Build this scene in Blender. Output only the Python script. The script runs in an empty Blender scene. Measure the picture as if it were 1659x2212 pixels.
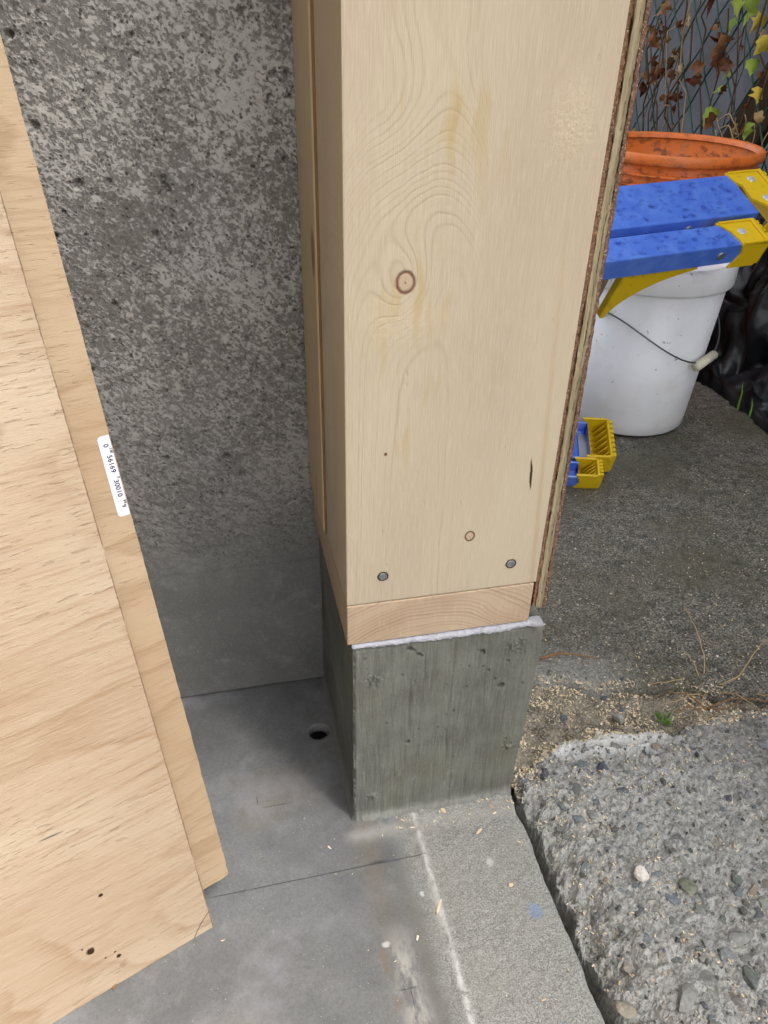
import bpy, bmesh, math, random
import numpy as np
from mathutils import Vector, Matrix

# ------------------------------------------------------------------ camera, light, exposure
scn = bpy.context.scene
col = scn.collection
RAD = math.radians

cam_d = bpy.data.cameras.new('camera')
cam = bpy.data.objects.new('camera', cam_d)
col.objects.link(cam)
cam_d.sensor_fit = 'HORIZONTAL'
cam_d.sensor_width = 36.0
cam_d.lens = 36.0 * 1671.8 / 1659.0
cam_d.clip_start = 0.01
cam_d.clip_end = 200.0
CAM = Vector((-0.06958, -0.40588, 0.39020))
yaw, pit, rol = RAD(13.1148), RAD(33.5435), RAD(1.2937)
fwd = Vector((math.sin(yaw) * math.cos(pit), math.cos(yaw) * math.cos(pit), -math.sin(pit)))
r0 = Vector((math.cos(yaw), -math.sin(yaw), 0))
u0 = r0.cross(fwd)
rt = math.cos(rol) * r0 + math.sin(rol) * u0
up = -math.sin(rol) * r0 + math.cos(rol) * u0
cam.matrix_world = Matrix(((rt.x, up.x, -fwd.x, CAM.x), (rt.y, up.y, -fwd.y, CAM.y), (rt.z, up.z, -fwd.z, CAM.z), (0, 0, 0, 1)))
scn.camera = cam

SUN_EL, SUN_AZ = RAD(52), RAD(119)          # azimuth clockwise from +y: the light comes from the open right side
world = bpy.data.worlds.new('World')
scn.world = world
world.use_nodes = True
wn = world.node_tree
bg = wn.nodes['Background']
sky = wn.nodes.new('ShaderNodeTexSky')
sky.sky_type = 'NISHITA'
sky.sun_disc = False
sky.sun_elevation = SUN_EL
sky.sun_rotation = SUN_AZ
sky.dust_density = 4.0
sky.air_density = 1.0
hs = wn.nodes.new('ShaderNodeHueSaturation')
hs.inputs['Saturation'].default_value = 0.28
wn.links.new(sky.outputs[0], hs.inputs['Color'])
wn.links.new(hs.outputs[0], bg.inputs[0])
bg.inputs[1].default_value = 0.11

sun_d = bpy.data.lights.new('sun', 'SUN')
sun_d.energy = 2.0
sun_d.angle = RAD(38)
sun_d.color = (1.0, 0.975, 0.95)
sun = bpy.data.objects.new('sun', sun_d)
col.objects.link(sun)
sd = Vector((math.sin(SUN_AZ) * math.cos(SUN_EL), math.cos(SUN_AZ) * math.cos(SUN_EL), math.sin(SUN_EL)))
sun.rotation_euler = sd.to_track_quat('Z', 'Y').to_euler()
sun.location = sd * 5

vs = scn.view_settings
vs.view_transform = 'Standard'
vs.look = 'None'
vs.gamma = 1.0
vs.use_curve_mapping = False
vs.exposure = 2.34

# ------------------------------------------------------------------ helpers: shader graph as expressions
def lin(c):
    if isinstance(c, str):
        c = [int(c[i:i + 2], 16) / 255 for i in (0, 2, 4)]
    return tuple((x / 12.92 if x <= 0.04045 else ((x + 0.055) / 1.055) ** 2.4) for x in c) + (1.0,)

class F:
    def __init__(s, g, k): s.g, s.k = g, k
    def __add__(s, o): return s.g.m('ADD', s, o)
    def __radd__(s, o): return s.g.m('ADD', s, o)
    def __sub__(s, o): return s.g.m('SUBTRACT', s, o)
    def __rsub__(s, o): return s.g.m('SUBTRACT', o, s)
    def __mul__(s, o): return s.g.m('MULTIPLY', s, o)
    def __rmul__(s, o): return s.g.m('MULTIPLY', s, o)
    def __truediv__(s, o): return s.g.m('DIVIDE', s, o)
    def __pow__(s, o): return s.g.m('POWER', s, o)
    def __neg__(s): return s.g.m('MULTIPLY', s, -1.0)

class Mat:
    """a procedural material written as expressions"""
    def __init__(s, name):
        s.mat = bpy.data.materials.new(name)
        s.mat.use_nodes = True
        s.nt = s.mat.node_tree
        s.b = s.nt.nodes['Principled BSDF']
        s._p = None
    def put(s, inp, v):
        if isinstance(v, F): s.nt.links.new(v.k, inp)
        elif isinstance(v, (int, float)):
            try: inp.default_value = v
            except TypeError: inp.default_value = (v, v, v)
        else:
            n = len(inp.default_value)
            v = tuple(v)
            inp.default_value = (v + (1.0,))[:n] if len(v) < n else v[:n]
    def m(s, op, a, b=None, c=None, clamp=False):
        n = s.nt.nodes.new('ShaderNodeMath'); n.operation = op; n.use_clamp = clamp
        s.put(n.inputs[0], a)
        if b is not None: s.put(n.inputs[1], b)
        if c is not None: s.put(n.inputs[2], c)
        return F(s, n.outputs[0])
    def pos(s):                       # world position
        if not s._p:
            n = s.nt.nodes.new('ShaderNodeNewGeometry'); s._p = F(s, n.outputs['Position'])
        return s._p
    def obj(s):
        n = s.nt.nodes.new('ShaderNodeTexCoord'); return F(s, n.outputs['Object'])
    def rand(s):
        n = s.nt.nodes.new('ShaderNodeObjectInfo'); return F(s, n.outputs['Random'])
    def isl(s):
        n = s.nt.nodes.new('ShaderNodeNewGeometry'); return F(s, n.outputs['Random Per Island'])
    def normal(s):
        n = s.nt.nodes.new('ShaderNodeNewGeometry'); return F(s, n.outputs['Normal'])
    def sep(s, v):
        n = s.nt.nodes.new('ShaderNodeSeparateXYZ'); s.put(n.inputs[0], v)
        return [F(s, o) for o in n.outputs]
    def vec(s, x=0.0, y=0.0, z=0.0):
        n = s.nt.nodes.new('ShaderNodeCombineXYZ')
        for i, v in enumerate((x, y, z)): s.put(n.inputs[i], v)
        return F(s, n.outputs[0])
    def noise(s, v, scale=1.0, detail=2.0, rough=0.5, dist=0.0):
        n = s.nt.nodes.new('ShaderNodeTexNoise'); s.put(n.inputs['Vector'], v)
        n.inputs['Scale'].default_value = scale; n.inputs['Detail'].default_value = detail
        n.inputs['Roughness'].default_value = rough; n.inputs['Distortion'].default_value = dist
        return F(s, n.outputs['Fac'])
    def voro(s, v, scale=1.0, out='Distance', feat='F1', rnd=1.0):
        n = s.nt.nodes.new('ShaderNodeTexVoronoi'); s.put(n.inputs['Vector'], v); n.feature = feat
        n.inputs['Scale'].default_value = scale; n.inputs['Randomness'].default_value = rnd
        return F(s, n.outputs[out])
    def sm(s, v, a, b):               # smoothstep
        n = s.nt.nodes.new('ShaderNodeMapRange'); n.interpolation_type = 'SMOOTHSTEP'
        s.put(n.inputs[0], v)
        if a <= b:
            n.inputs[1].default_value = a; n.inputs[2].default_value = b
            n.inputs[3].default_value = 0.0; n.inputs[4].default_value = 1.0
        else:
            n.inputs[1].default_value = b; n.inputs[2].default_value = a
            n.inputs[3].default_value = 1.0; n.inputs[4].default_value = 0.0
        return F(s, n.outputs[0])
    def gauss(s, dx, dy=None, sx=1.0, sy=1.0):
        e = (dx * dx) * (1.0 / (sx * sx))
        if dy is not None: e = e + (dy * dy) * (1.0 / (sy * sy))
        return s.m('EXPONENT', -e)
    def mix(s, f, a, b, mode='MIX'):
        n = s.nt.nodes.new('ShaderNodeMix'); n.data_type = 'RGBA'; n.blend_type = mode
        s.put(n.inputs[0], f)
        for i, v in ((6, a), (7, b)):
            if isinstance(v, str): v = lin(v)
            s.put(n.inputs[i], v)
        return F(s, n.outputs[2])
    def ramp(s, f, stops):
        n = s.nt.nodes.new('ShaderNodeValToRGB'); s.put(n.inputs[0], f)
        el = n.color_ramp.elements
        while len(el) < len(stops): el.new(0.5)
        for e, (p, c) in zip(el, stops):
            e.position = p; e.color = lin(c) if isinstance(c, str) else c
        return F(s, n.outputs[0])
    def done(s, color=None, rough=0.7, height=None, dist=0.001, strength=1.0, spec=0.35, metal=0.0, **kw):
        if color is not None:
            if isinstance(color, str): color = lin(color)
            s.put(s.b.inputs['Base Color'], color)
        s.put(s.b.inputs['Roughness'], rough)
        s.b.inputs['Specular IOR Level'].default_value = spec
        s.b.inputs['Metallic'].default_value = metal
        for k, v in kw.items(): s.put(s.b.inputs[k.replace('_', ' ')], v)
        if height is not None:
            n = s.nt.nodes.new('ShaderNodeBump'); n.inputs['Distance'].default_value = dist
            n.inputs['Strength'].default_value = strength
            s.put(n.inputs['Height'], height)
            s.nt.links.new(n.outputs[0], s.b.inputs['Normal'])
        return s.mat

# ------------------------------------------------------------------ helpers: numpy noise
def hash2(ix, iy, seed):
    h = np.sin(ix * 127.1 + iy * 311.7 + seed * 74.7) * 43758.5453
    return h - np.floor(h)
def vnoise(x, y, seed=0):
    ix, iy = np.floor(x), np.floor(y); fx, fy = x - ix, y - iy
    fx = fx * fx * (3 - 2 * fx); fy = fy * fy * (3 - 2 * fy)
    a, b = hash2(ix, iy, seed), hash2(ix + 1, iy, seed)
    c, d = hash2(ix, iy + 1, seed), hash2(ix + 1, iy + 1, seed)
    return (a * (1 - fx) + b * fx) * (1 - fy) + (c * (1 - fx) + d * fx) * fy - 0.5
def fbm(x, y, f, oct=4, seed=0, gain=0.5):
    r = 0; a = 1.0
    for i in range(oct):
        r = r + a * vnoise(x * f + 17.3 * i, y * f - 9.1 * i, seed + i); f *= 2.03; a *= gain
    return r
def sstep(v, a, b):
    t = np.clip((v - a) / (b - a), 0, 1); return t * t * (3 - 2 * t)

# ------------------------------------------------------------------ helpers: objects
def base_of(o):
    v = Vector((0, 0, 0))
    while o is not None:
        v += o.location; o = o.parent
    return v
def link(name, me, mat=None, parent=None, loc=None, smooth=False):
    """mesh given in world coordinates; it becomes ONE object, its origin at loc (or at its parent's)"""
    o = bpy.data.objects.new(name, me); col.objects.link(o)
    b = base_of(parent) if parent else Vector((0, 0, 0))
    t = Vector(loc) if loc is not None else b
    if t.length > 0: me.transform(Matrix.Translation(-t))
    o.parent = parent
    o.location = t - b
    if mat: me.materials.append(mat)
    if smooth:
        me.polygons.foreach_set('use_smooth', [True] * len(me.polygons))
    me.update()
    return o
def tag(o, label=None, cat=None, group=None, kind=None):
    if label: o['label'] = label
    if cat: o['category'] = cat
    if group: o['group'] = group
    if kind: o['kind'] = kind
    return o
def empty(name, loc, label, cat, group=None):
    o = bpy.data.objects.new(name, None); col.objects.link(o); o.location = loc
    o.empty_display_size = 0.02
    return tag(o, label, cat, group)
def pydata(name, v, f):
    me = bpy.data.meshes.new(name); me.from_pydata([tuple(p) for p in v], [], f); me.update()
    return me
def bmesh_of(name, bm):
    bmesh.ops.recalc_face_normals(bm, faces=bm.faces)
    me = bpy.data.meshes.new(name); bm.to_mesh(me); bm.free(); return me

class MB:
    def __init__(s): s.v, s.f = [], []
    def add(s, v, f):
        n = len(s.v); s.v += [Vector(p) for p in v]; s.f += [tuple(i + n for i in q) for q in f]; return s
    def box(s, x0, x1, y0, y1, z0, z1, B=None):
        v = [(x, y, z) for z in (z0, z1) for y in (y0, y1) for x in (x0, x1)]
        if B: v = [B(*p) for p in v]
        return s.add(v, [(0, 2, 3, 1), (4, 5, 7, 6), (0, 1, 5, 4), (2, 6, 7, 3), (0, 4, 6, 2), (1, 3, 7, 5)])
    def prism(s, poly, fn0, fn1):
        """poly: 2D outline; fn0 / fn1 give the 3D point of each end"""
        n = len(poly)
        v = [fn0(*p) for p in poly] + [fn1(*p) for p in poly]
        f = [tuple(range(n))[::-1], tuple(range(n, 2 * n))] + [(i, (i + 1) % n, n + (i + 1) % n, n + i) for i in range(n)]
        return s.add(v, f)
    def tube(s, pts, r, n=6, caps=True):
        pts = [Vector(p) for p in pts]; v = []; f = []
        rr = r if isinstance(r, (list, tuple)) else [r] * len(pts)
        pu = None
        for i, p in enumerate(pts):
            t = (pts[min(i + 1, len(pts) - 1)] - pts[max(i - 1, 0)]).normalized()
            a = pu if pu is not None else (Vector((0, 0, 1)) if abs(t.z) < 0.9 else Vector((1, 0, 0)))
            a = (a - t * a.dot(t)).normalized(); pu = a; b = t.cross(a)
            for k in range(n):
                w = 2 * math.pi * k / n; v.append(p + (a * math.cos(w) + b * math.sin(w)) * rr[i])
        for i in range(len(pts) - 1):
            for k in range(n):
                f.append((i * n + k, i * n + (k + 1) % n, (i + 1) * n + (k + 1) % n, (i + 1) * n + k))
        if caps:
            f.append(tuple(range(n))[::-1]); f.append(tuple((len(pts) - 1) * n + k for k in range(n)))
        return s.add(v, f)
    def lathe(s, c, prof, n=64):
        v = []; f = []
        for (r, z) in prof:
            for k in range(n):
                w = 2 * math.pi * k / n; v.append((c[0] + r * math.cos(w), c[1] + r * math.sin(w), c[2] + z))
        for i in range(len(prof) - 1):
            for k in range(n):
                f.append((i * n + k, i * n + (k + 1) % n, (i + 1) * n + (k + 1) % n, (i + 1) * n + k))
        return s.add(v, f)
    def disc(s, c, nrm, r, h=0.0008, n=20, dome=0.0):
        nrm = Vector(nrm).normalized(); a = nrm.orthogonal().normalized(); b = nrm.cross(a); c = Vector(c)
        v = [c + (a * math.cos(2 * math.pi * k / n) + b * math.sin(2 * math.pi * k / n)) * r for k in range(n)]
        v += [c + nrm * h + (a * math.cos(2 * math.pi * k / n) + b * math.sin(2 * math.pi * k / n)) * r * 0.85 for k in range(n)]
        v.append(c + nrm * (h + dome))
        f = [(k, (k + 1) % n, n + (k + 1) % n, n + k) for k in range(n)] + [(n + k, n + (k + 1) % n, 2 * n) for k in range(n)]
        return s.add(v, f)
    def mesh(s, name, bevel=0.0, seg=1, recalc=True):
        me = pydata(name, s.v, s.f)
        if recalc or bevel:
            bm = bmesh.new(); bm.from_mesh(me)
            bmesh.ops.recalc_face_normals(bm, faces=bm.faces)
            if bevel:
                ed = [e for e in bm.edges if len(e.link_faces) == 2 and e.calc_face_angle(0) > 0.6]
                bmesh.ops.bevel(bm, geom=ed, offset=bevel, segments=seg, profile=0.6, affect='EDGES', clamp_overlap=True)
            bm.to_mesh(me); bm.free()
        return me
    def build(s, name, mat=None, parent=None, loc=None, smooth=False, bevel=0.0, seg=1):
        return link(name, s.mesh(name, bevel, seg), mat, parent, loc, smooth)

def grid_mesh(name, U, V, fn, keep=None):
    """grid over U x V; fn(u,v arrays) -> (x,y,z); keep(u,v) -> vertex mask"""
    u, v = np.meshgrid(U, V, indexing='ij')
    x, y, z = fn(u, v)
    nu, nv = len(U), len(V)
    idx = np.arange(nu * nv).reshape(nu, nv)
    q = np.stack([idx[:-1, :-1], idx[1:, :-1], idx[1:, 1:], idx[:-1, 1:]], -1).reshape(-1, 4)
    P = np.stack([x, y, z], -1).reshape(-1, 3).astype(np.float32)
    if keep is not None:
        k = keep(u, v).reshape(-1)
        q = q[k[q].all(1)]
        used = np.unique(q); re = np.full(nu * nv, -1); re[used] = np.arange(len(used))
        q = re[q]; P = P[used]
    me = bpy.data.meshes.new(name)
    me.vertices.add(len(P)); me.vertices.foreach_set('co', P.reshape(-1))
    me.loops.add(q.size); me.loops.foreach_set('vertex_index', q.reshape(-1).astype(np.int32))
    me.polygons.add(len(q)); me.polygons.foreach_set('loop_start', np.arange(0, q.size, 4, dtype=np.int32))
    me.polygons.foreach_set('loop_total', np.full(len(q), 4, dtype=np.int32))
    me.update(); me.validate()
    me.polygons.foreach_set('use_smooth', np.ones(len(q), dtype=bool))
    return me
FL = -0.207                                   # floor level; z = 0 is the underside of the timber bottom plate
W = 0.140
rnd = random.Random(7)

# ------------------------------------------------------------------ materials
def pine(name, base='ab9b86', line='8c7a62', knots=(), axis='z', figure=True, seed=0.0):
    g = Mat(name); x, y, z = g.sep(g.pos())
    p = g.pos()
    h = (x + y * 0.9)
    if figure:
        dx = x - 0.046
        n1 = g.noise(g.vec(x * 22.0, y * 22.0, z * 6.0 + seed), 1.0, 3.0)
        zz = z * 0.10 + g.sm(z, 0.255, 0.375) * 0.075 - g.sm(z, 0.0, 0.25) * 0.012
        u = (zz + (dx * dx) * 26.0) * 230.0 + n1 * 3.2
        for (kx, kz, r, amp) in knots:
            u = u + g.gauss(x - kx, z - kz, r * 2.6, r * 3.6) * amp
        fine = g.noise(g.vec(x * 60.0, y * 60.0, z * 30.0), 1.0, 3.0)
        u = u + fine * 0.6
    else:
        n1 = g.noise(g.vec(x * 20.0, y * 20.0, z * 1.5 + seed), 1.0, 2.0)
        u = h * 170.0 + n1 * 5.0
    s = g.m('SINE', u * 6.2832) * 0.5 + 0.5
    ringv = g.noise(g.vec(g.m('FLOOR', u + 0.25) * 0.73, 3.3), 1.0, 1.0)
    lines = (s ** 4.0) * (g.sm(ringv, 0.30, 0.70) * 0.9 + 0.1)
    big = g.noise(g.vec(x * 14.0 + seed, y * 14.0, z * 3.5), 1.0, 2.0)
    lines = lines * (g.sm(big, 0.36, 0.64) * 0.85 + 0.10)
    if figure: lines = lines * (g.sm(x, 0.088, 0.050) * 0.85 + 0.15 + g.gauss(x - 0.119, z - 0.360, 0.019, 0.045) * 1.2)
    fib = g.noise(g.vec(x * 1500.0, y * 1500.0, z * 55.0), 1.0, 4.0, 0.7)
    fib2 = g.noise(g.vec(x * 260.0, y * 260.0, z * 9.0), 1.0, 3.0, 0.55)
    c = g.mix(g.sm(big, 0.3, 0.72), base, 'b5a78f')
    c = g.mix(lines * 0.38, c, line)
    c = g.mix(g.sm(fib, 0.42, 0.72) * 0.42, c, 'c6baa4')
    c = g.mix(g.sm(fib2, 0.52, 0.78) * 0.16, c, '938064')
    ht = fib * 0.5 + lines * -0.35 + fib2 * 0.3
    return g, c, ht, (x, y, z)

def m_stud():
    kn = [(0.034, 0.262, 0.0075, 10.0), (0.085, 0.086, 0.0038, 4.0), (0.028, 0.340, 0.009, 5.0), (0.122, 0.345, 0.015, 15.0)]
    g, c, ht, (x, y, z) = pine('pine_stud', knots=kn)
    front = g.sm(y, 0.004, 0.002)
    # pale resin streaks
    rs = g.noise(g.vec((x + g.noise(g.vec(z * 30.0), 1.0, 2.0) * 0.02) * 70.0, 0.0, z * 11.0), 1.0, 2.0)
    band = g.gauss(x - 0.040, z - 0.235, 0.020, 0.095) + g.gauss(x - 0.05, z - 0.345, 0.03, 0.035)
    c = g.mix(g.sm(rs, 0.57, 0.66) * band * 0.85, c, 'ab9870')
    for (kx, kz, r) in ((0.034, 0.262, 0.0048), (0.0852, 0.0865, 0.0031)):
        wob = g.noise(g.vec(x * 300.0, 0.0, z * 300.0), 1.0, 2.0) * 0.22
        d = g.m('SQRT', ((x - kx) * (x - kx)) + ((z - kz) * (z - kz)) * 0.72) * (1.0 / r) + wob
        ring = g.gauss(d - 1.12, None, 0.17) * front
        core = g.sm(d, 1.15, 0.95) * front
        rays = g.m('SINE', d * 26.0) * 0.5 + 0.5
        c = g.mix(core * 0.75, c, g.mix(rays * 0.5, 'b39d84', '9a7f66'))
        c = g.mix(ring * 0.9, c, '6a4030')
        c = g.mix(g.sm(d, 0.26, 0.12) * front, c, '4a3226')
        ht = ht + ring * -1.6
    d = g.m('SQRT', ((x - 0.0252) * (x - 0.0252)) + ((z - 0.1565) * (z - 0.1565))) * 900.0
    c = g.mix(g.sm(d, 1.3, 0.6) * front, c, '5a3524')
    # rough torn grain about the big knot at the right
    rough = g.gauss(x - 0.119, z - 0.338, 0.013, 0.020) * front + g.gauss(x - 0.032, z - 0.238, 0.022, 0.010) * 0.5 * front
    tear = g.noise(g.vec(x * 330.0, 0.0, z * 260.0), 1.0, 4.0, 0.7)
    ht = ht + rough * tear * 3.0
    c = g.mix(rough * g.sm(tear, 0.52, 0.66) * 0.4, c, 'a4875c')
    c = g.mix(rough * 0.3, c, 'd6c6a8')
    # dark resin pocket
    wv = g.noise(g.vec(z * 160.0), 1.0, 2.0) * 0.003
    sp = g.gauss((x - 0.1235) + (z - 0.133) * 0.07 + wv - 0.0015, z - 0.131, 0.0009, 0.013) * front
    c = g.mix(g.sm(sp, 0.3, 0.75), c, '3c2416')
    ht = ht - g.sm(sp, 0.3, 0.8) * 3.0
    rd = g.gauss((x - 0.128) + (z - 0.2) * 0.05, None, 0.0016) * front * g.sm(z, 0.4, 0.1)
    c = g.mix(rd * 0.30, c, 'a27a52')
    # plane marks: faint horizontal chatter
    ch = g.m('SINE', z * 1300.0 + g.noise(g.vec(x * 12.0, 0.0, z * 9.0), 1.0, 1.0) * 4.0)
    return g.done(c, 0.62, ht + ch * 0.02 - g.sm(g.voro(g.vec(x * 90.0, 0.0, z * 40.0), 1.0), 0.10, 0.04) * 0.5, 0.0006, 0.85, spec=0.25)
def m_side(name, seed):
    g, c, ht, (x, y, z) = pine(name, base='b79f7a', line='98805b', figure=False, seed=seed)
    k = g.noise(g.vec(x * 30.0, y * 30.0, z * 5.0 + seed * 3.0), 1.0, 2.0)
    c = g.mix(g.sm(k, 0.70, 0.78) * 0.6, c, '8a5c34')
    kd = g.gauss(y - 0.102, z - 0.252, 0.010, 0.020)
    c = g.mix(g.sm(kd + (k - 0.5) * 0.6, 0.4, 0.8) * 0.75, c, '6e4526')
    return g.done(c, 0.62, ht, 0.0006, 0.7, spec=0.25)
def m_plate():
    g = Mat('plate_end_grain'); x, y, z = g.sep(g.pos())
    wob = g.noise(g.vec(x * 30.0, y * 10.0, z * 30.0), 1.0, 2.0) * 0.007
    dx = x - 0.062; dz = z + 0.040
    r = g.m('SQRT', (dx * dx) * 0.62 + (dz * dz)) + wob
    r = r + g.gauss(x - 0.118, z - 0.012, 0.018, 0.012) * 0.006
    u = r * 330.0
    s = (u - g.m('FLOOR', u)) ** 2.2
    var = g.noise(g.vec(r * 130.0), 1.0, 1.0)
    front = g.sm(y, 0.003, 0.001)
    saw = g.noise(g.vec(x * 500.0, 0.0, z * 60.0 + x * 100.0), 1.0, 3.0)
    c = g.mix(g.sm(g.noise(g.vec(x * 18.0, y * 3.0, z * 18.0), 1.0, 2.0), 0.3, 0.7), 'a48d75', 'b39e86')
    c = g.mix(s * g.sm(var, 0.25, 0.7) * front * 0.75, c, '7f634c')
    c = g.mix(g.sm(saw, 0.5, 0.8) * 0.25 * front, c, 'd6bf9c')
    fib = g.noise(g.vec(x * 500.0, y * 12.0, z * 500.0), 1.0, 3.0)
    c = g.mix(g.sm(fib, 0.5, 0.8) * 0.3, c, 'a98c62')
    return g.done(c, 0.75, saw * 0.5 + s * -0.3, 0.0006, 0.7, spec=0.2)
def m_ply(name, seed, base, line, pale):
    g = Mat(name); x, y, z = g.sep(g.obj())
    a = x + seed; b = z + seed * 0.7
    n = g.noise(g.vec(a * 2.2 + b * 0.3, seed, b * 9.0), 1.0, 2.0, 0.4)
    n2 = g.noise(g.vec(a * 16.0, seed, b * 70.0), 1.0, 2.0)
    u = n * 13.0 + b * 22.0 + n2 * 0.35
    fr = u - g.m('FLOOR', u)
    l = (fr ** 4.0) * g.sm(fr, 1.0, 0.90) * (0.25 + 0.75 * g.sm(g.noise(g.vec(a * 6.0, seed + 2.0, b * 14.0), 1.0, 2.0), 0.38, 0.62))
    fib = g.noise(g.vec(a * 55.0, seed, b * 1300.0), 1.0, 5.0, 0.7)
    st = g.noise(g.vec(a * 70.0 + n2, seed, b * 620.0), 1.0, 3.0, 0.6)
    big = g.noise(g.vec(a * 5.0, seed, b * 12.0), 1.0, 2.0)
    c = g.mix(g.sm(big, 0.3, 0.7), base, pale)
    c = g.mix(l * 0.66, c, line)
    c = g.mix(g.sm(fib, 0.40, 0.70) * 0.5, c, pale)
    fb2 = g.noise(g.vec(a * 20.0, seed + 9.0, b * 380.0), 1.0, 3.0, 0.6)
    c = g.mix(g.sm(fb2, 0.5, 0.70) * 0.30, c, line)
    tick = g.sm(st, 0.61, 0.68) * g.sm(big, 0.25, 0.6)
    c = g.mix(tick * 0.34, c, '8a6a4d')
    blo = g.noise(g.vec(a * 12.0, seed + 4.0, b * 26.0), 1.0, 3.0)
    c = g.mix(g.sm(blo, 0.62, 0.80) * 0.15, c, '9a7853')
    return g, c, fib * 0.9 + tick * -0.9 + l * -0.15, x, z
def m_ply_front():
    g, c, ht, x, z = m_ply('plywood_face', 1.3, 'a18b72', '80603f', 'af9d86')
    for (px, pz, r, sx) in ((0.0834, 0.0389, 0.0028, 1.0), (0.0676, 0.0226, 0.0016, 0.8), (0.0690, 0.0275, 0.0007, 0.6), (0.0760, 0.0270, 0.0006, 0.6), (0.0880, 0.0440, 0.0007, 1.0), (0.066, 0.078, 0.0012, 0.5), (0.142, 0.205, 0.0011, 1.3), (0.135, 0.145, 0.0009, 1.3)):
        w = g.noise(g.vec(x * 700.0, 0.0, z * 700.0), 1.0, 2.0) * 0.9
        d = g.m('SQRT', ((x - px) * (x - px)) * sx + ((z - pz) * (z - pz))) * (1.0 / r) + w
        c = g.mix(g.sm(d, 1.6, 1.15), c, '35200f')
        ht = ht - g.sm(d, 1.6, 1.1) * 2.0
    dk = g.gauss((z - 0.140) - (x - 0.082) * 0.06, x - 0.082, 0.0008, 0.010)
    c = g.mix(g.sm(dk, 0.35, 0.8) * 0.85, c, '4d463f')
    seam_shade = g.sm(x + (g.noise(g.vec(z * 220.0), 1.0, 3.0) - 0.5) * 0.0012, 0.0010, 0.0004) * g.sm(g.noise(g.vec(z * 40.0, 4.0), 1.0, 2.0), 0.25, 0.5)  # dark seam between the sheets, its shadow painted along the edge
    c = g.mix(seam_shade * 0.7, c, '5a412b')
    # pencil arc at the corner
    da = g.m('SQRT', ((x + 0.030) * (x + 0.030)) + ((z + 0.030) * (z + 0.030))) - 0.0545
    arc = g.sm(g.m('ABSOLUTE', da), 0.0005, 0.00025) * g.sm(x, 0.022, 0.0215)
    c = g.mix(arc * 0.85, c, '3d352c')
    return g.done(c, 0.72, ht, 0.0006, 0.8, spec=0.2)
def m_ply_back():
    g, c, ht, x, z = m_ply('plywood_face_tan', 4.9, '9d8569', '7d6040', 'a79277')
    return g.done(c, 0.72, ht, 0.0006, 0.6, spec=0.2)
def m_wall():
    g = Mat('pitted_concrete'); x, y, z = g.sep(g.pos()); p = g.pos()
    up_ = g.sm(z + (g.noise(g.vec(x * 12.0, 0.0, z * 12.0), 1.0, 2.0) - 0.5) * 0.02, -0.075, 0.030)
    # slanting flakes of pale laitance over dark open concrete
    a = x * 0.80 - z * 0.60; b = x * 0.60 + z * 0.80
    den = g.noise(g.vec(x * 10.0, 1.0, z * 10.0), 1.0, 3.0, 0.6)
    f1 = g.noise(g.vec(a * 350.0, 0.0, b * 520.0), 1.0, 3.0, 0.6)
    f2 = g.noise(g.vec(a * 115.0, 3.0, b * 165.0), 1.0, 5.0, 0.68, 0.3)
    f3 = g.noise(g.vec(x * 700.0, 5.0, z * 700.0), 1.0, 2.0)
    vr, vg_, vb_ = g.sep(g.voro(g.vec(a * 400.0, 0.0, b * 500.0), 1.0, 'Color'))
    k = f1 * 0.40 + f2 * 0.60 + (den - 0.5) * 0.50 + (vr - 0.5) * 0.17 + (f3 - 0.5) * 0.10
    k = k + (g.noise(g.vec(x * 420.0, 8.0, z * 420.0), 1.0, 4.0, 0.75) - 0.5) * 0.22
    flake = g.sm(k, 0.43, 0.60) * (up_ * 0.86 + 0.06) * (g.sm(z, -0.06, 0.30) * 0.66 + 0.34)
    dark = g.mix(f3, '66635f', '7f7b75')
    lo = g.mix(g.noise(p, 26.0, 5.0, 0.65), '5c5b57', '7a7975')
    c = g.mix(up_, lo, dark)
    warm = g.noise(g.vec(x * 7.0, 7.0, z * 7.0), 1.0, 2.0)
    c = g.mix(g.sm(k, 0.40, 0.33) * 0.6 * up_, c, '55504a')
    c = g.mix(flake, c, g.mix(g.sm(warm, 0.35, 0.65), 'b5b0a8', 'adaaa5'))
    pit = g.voro(g.vec(x * 260.0, 0.0, z * 260.0), 1.0)
    pr = g.noise(g.vec(x * 60.0, 9.0, z * 60.0), 1.0, 1.0)
    pits = g.sm(pit, 0.26, 0.14) * g.sm(pr, 0.46, 0.56) * up_
    c = g.mix(pits * 0.55, c, '3d3a36')
    c = g.mix(g.sm(g.m('ABSOLUTE', z + 0.047 + (g.noise(g.vec(x * 25.0), 1.0, 2.0) - 0.5) * 0.006), 0.0024, 0.0004) * 0.18, c, '4c4b49')
    ht = flake * 0.55 + f3 * 0.35 * up_ + f1 * 0.4 * up_ - pits * 1.6 + g.noise(p, 180.0, 4.0, 0.6) * 0.3
    c = g.mix(g.sm(g.noise(p, 34.0, 5.0, 0.7), 0.52, 0.70) * (1.0 - up_) * 0.5, c, '908f8b')
    c = g.mix(g.sm(g.noise(p, 520.0, 3.0, 0.7), 0.52, 0.70) * (1.0 - up_) * 0.4, c, '95948f')
    return g.done(c, 0.85, ht, 0.0014, 0.85, spec=0.15)
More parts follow.
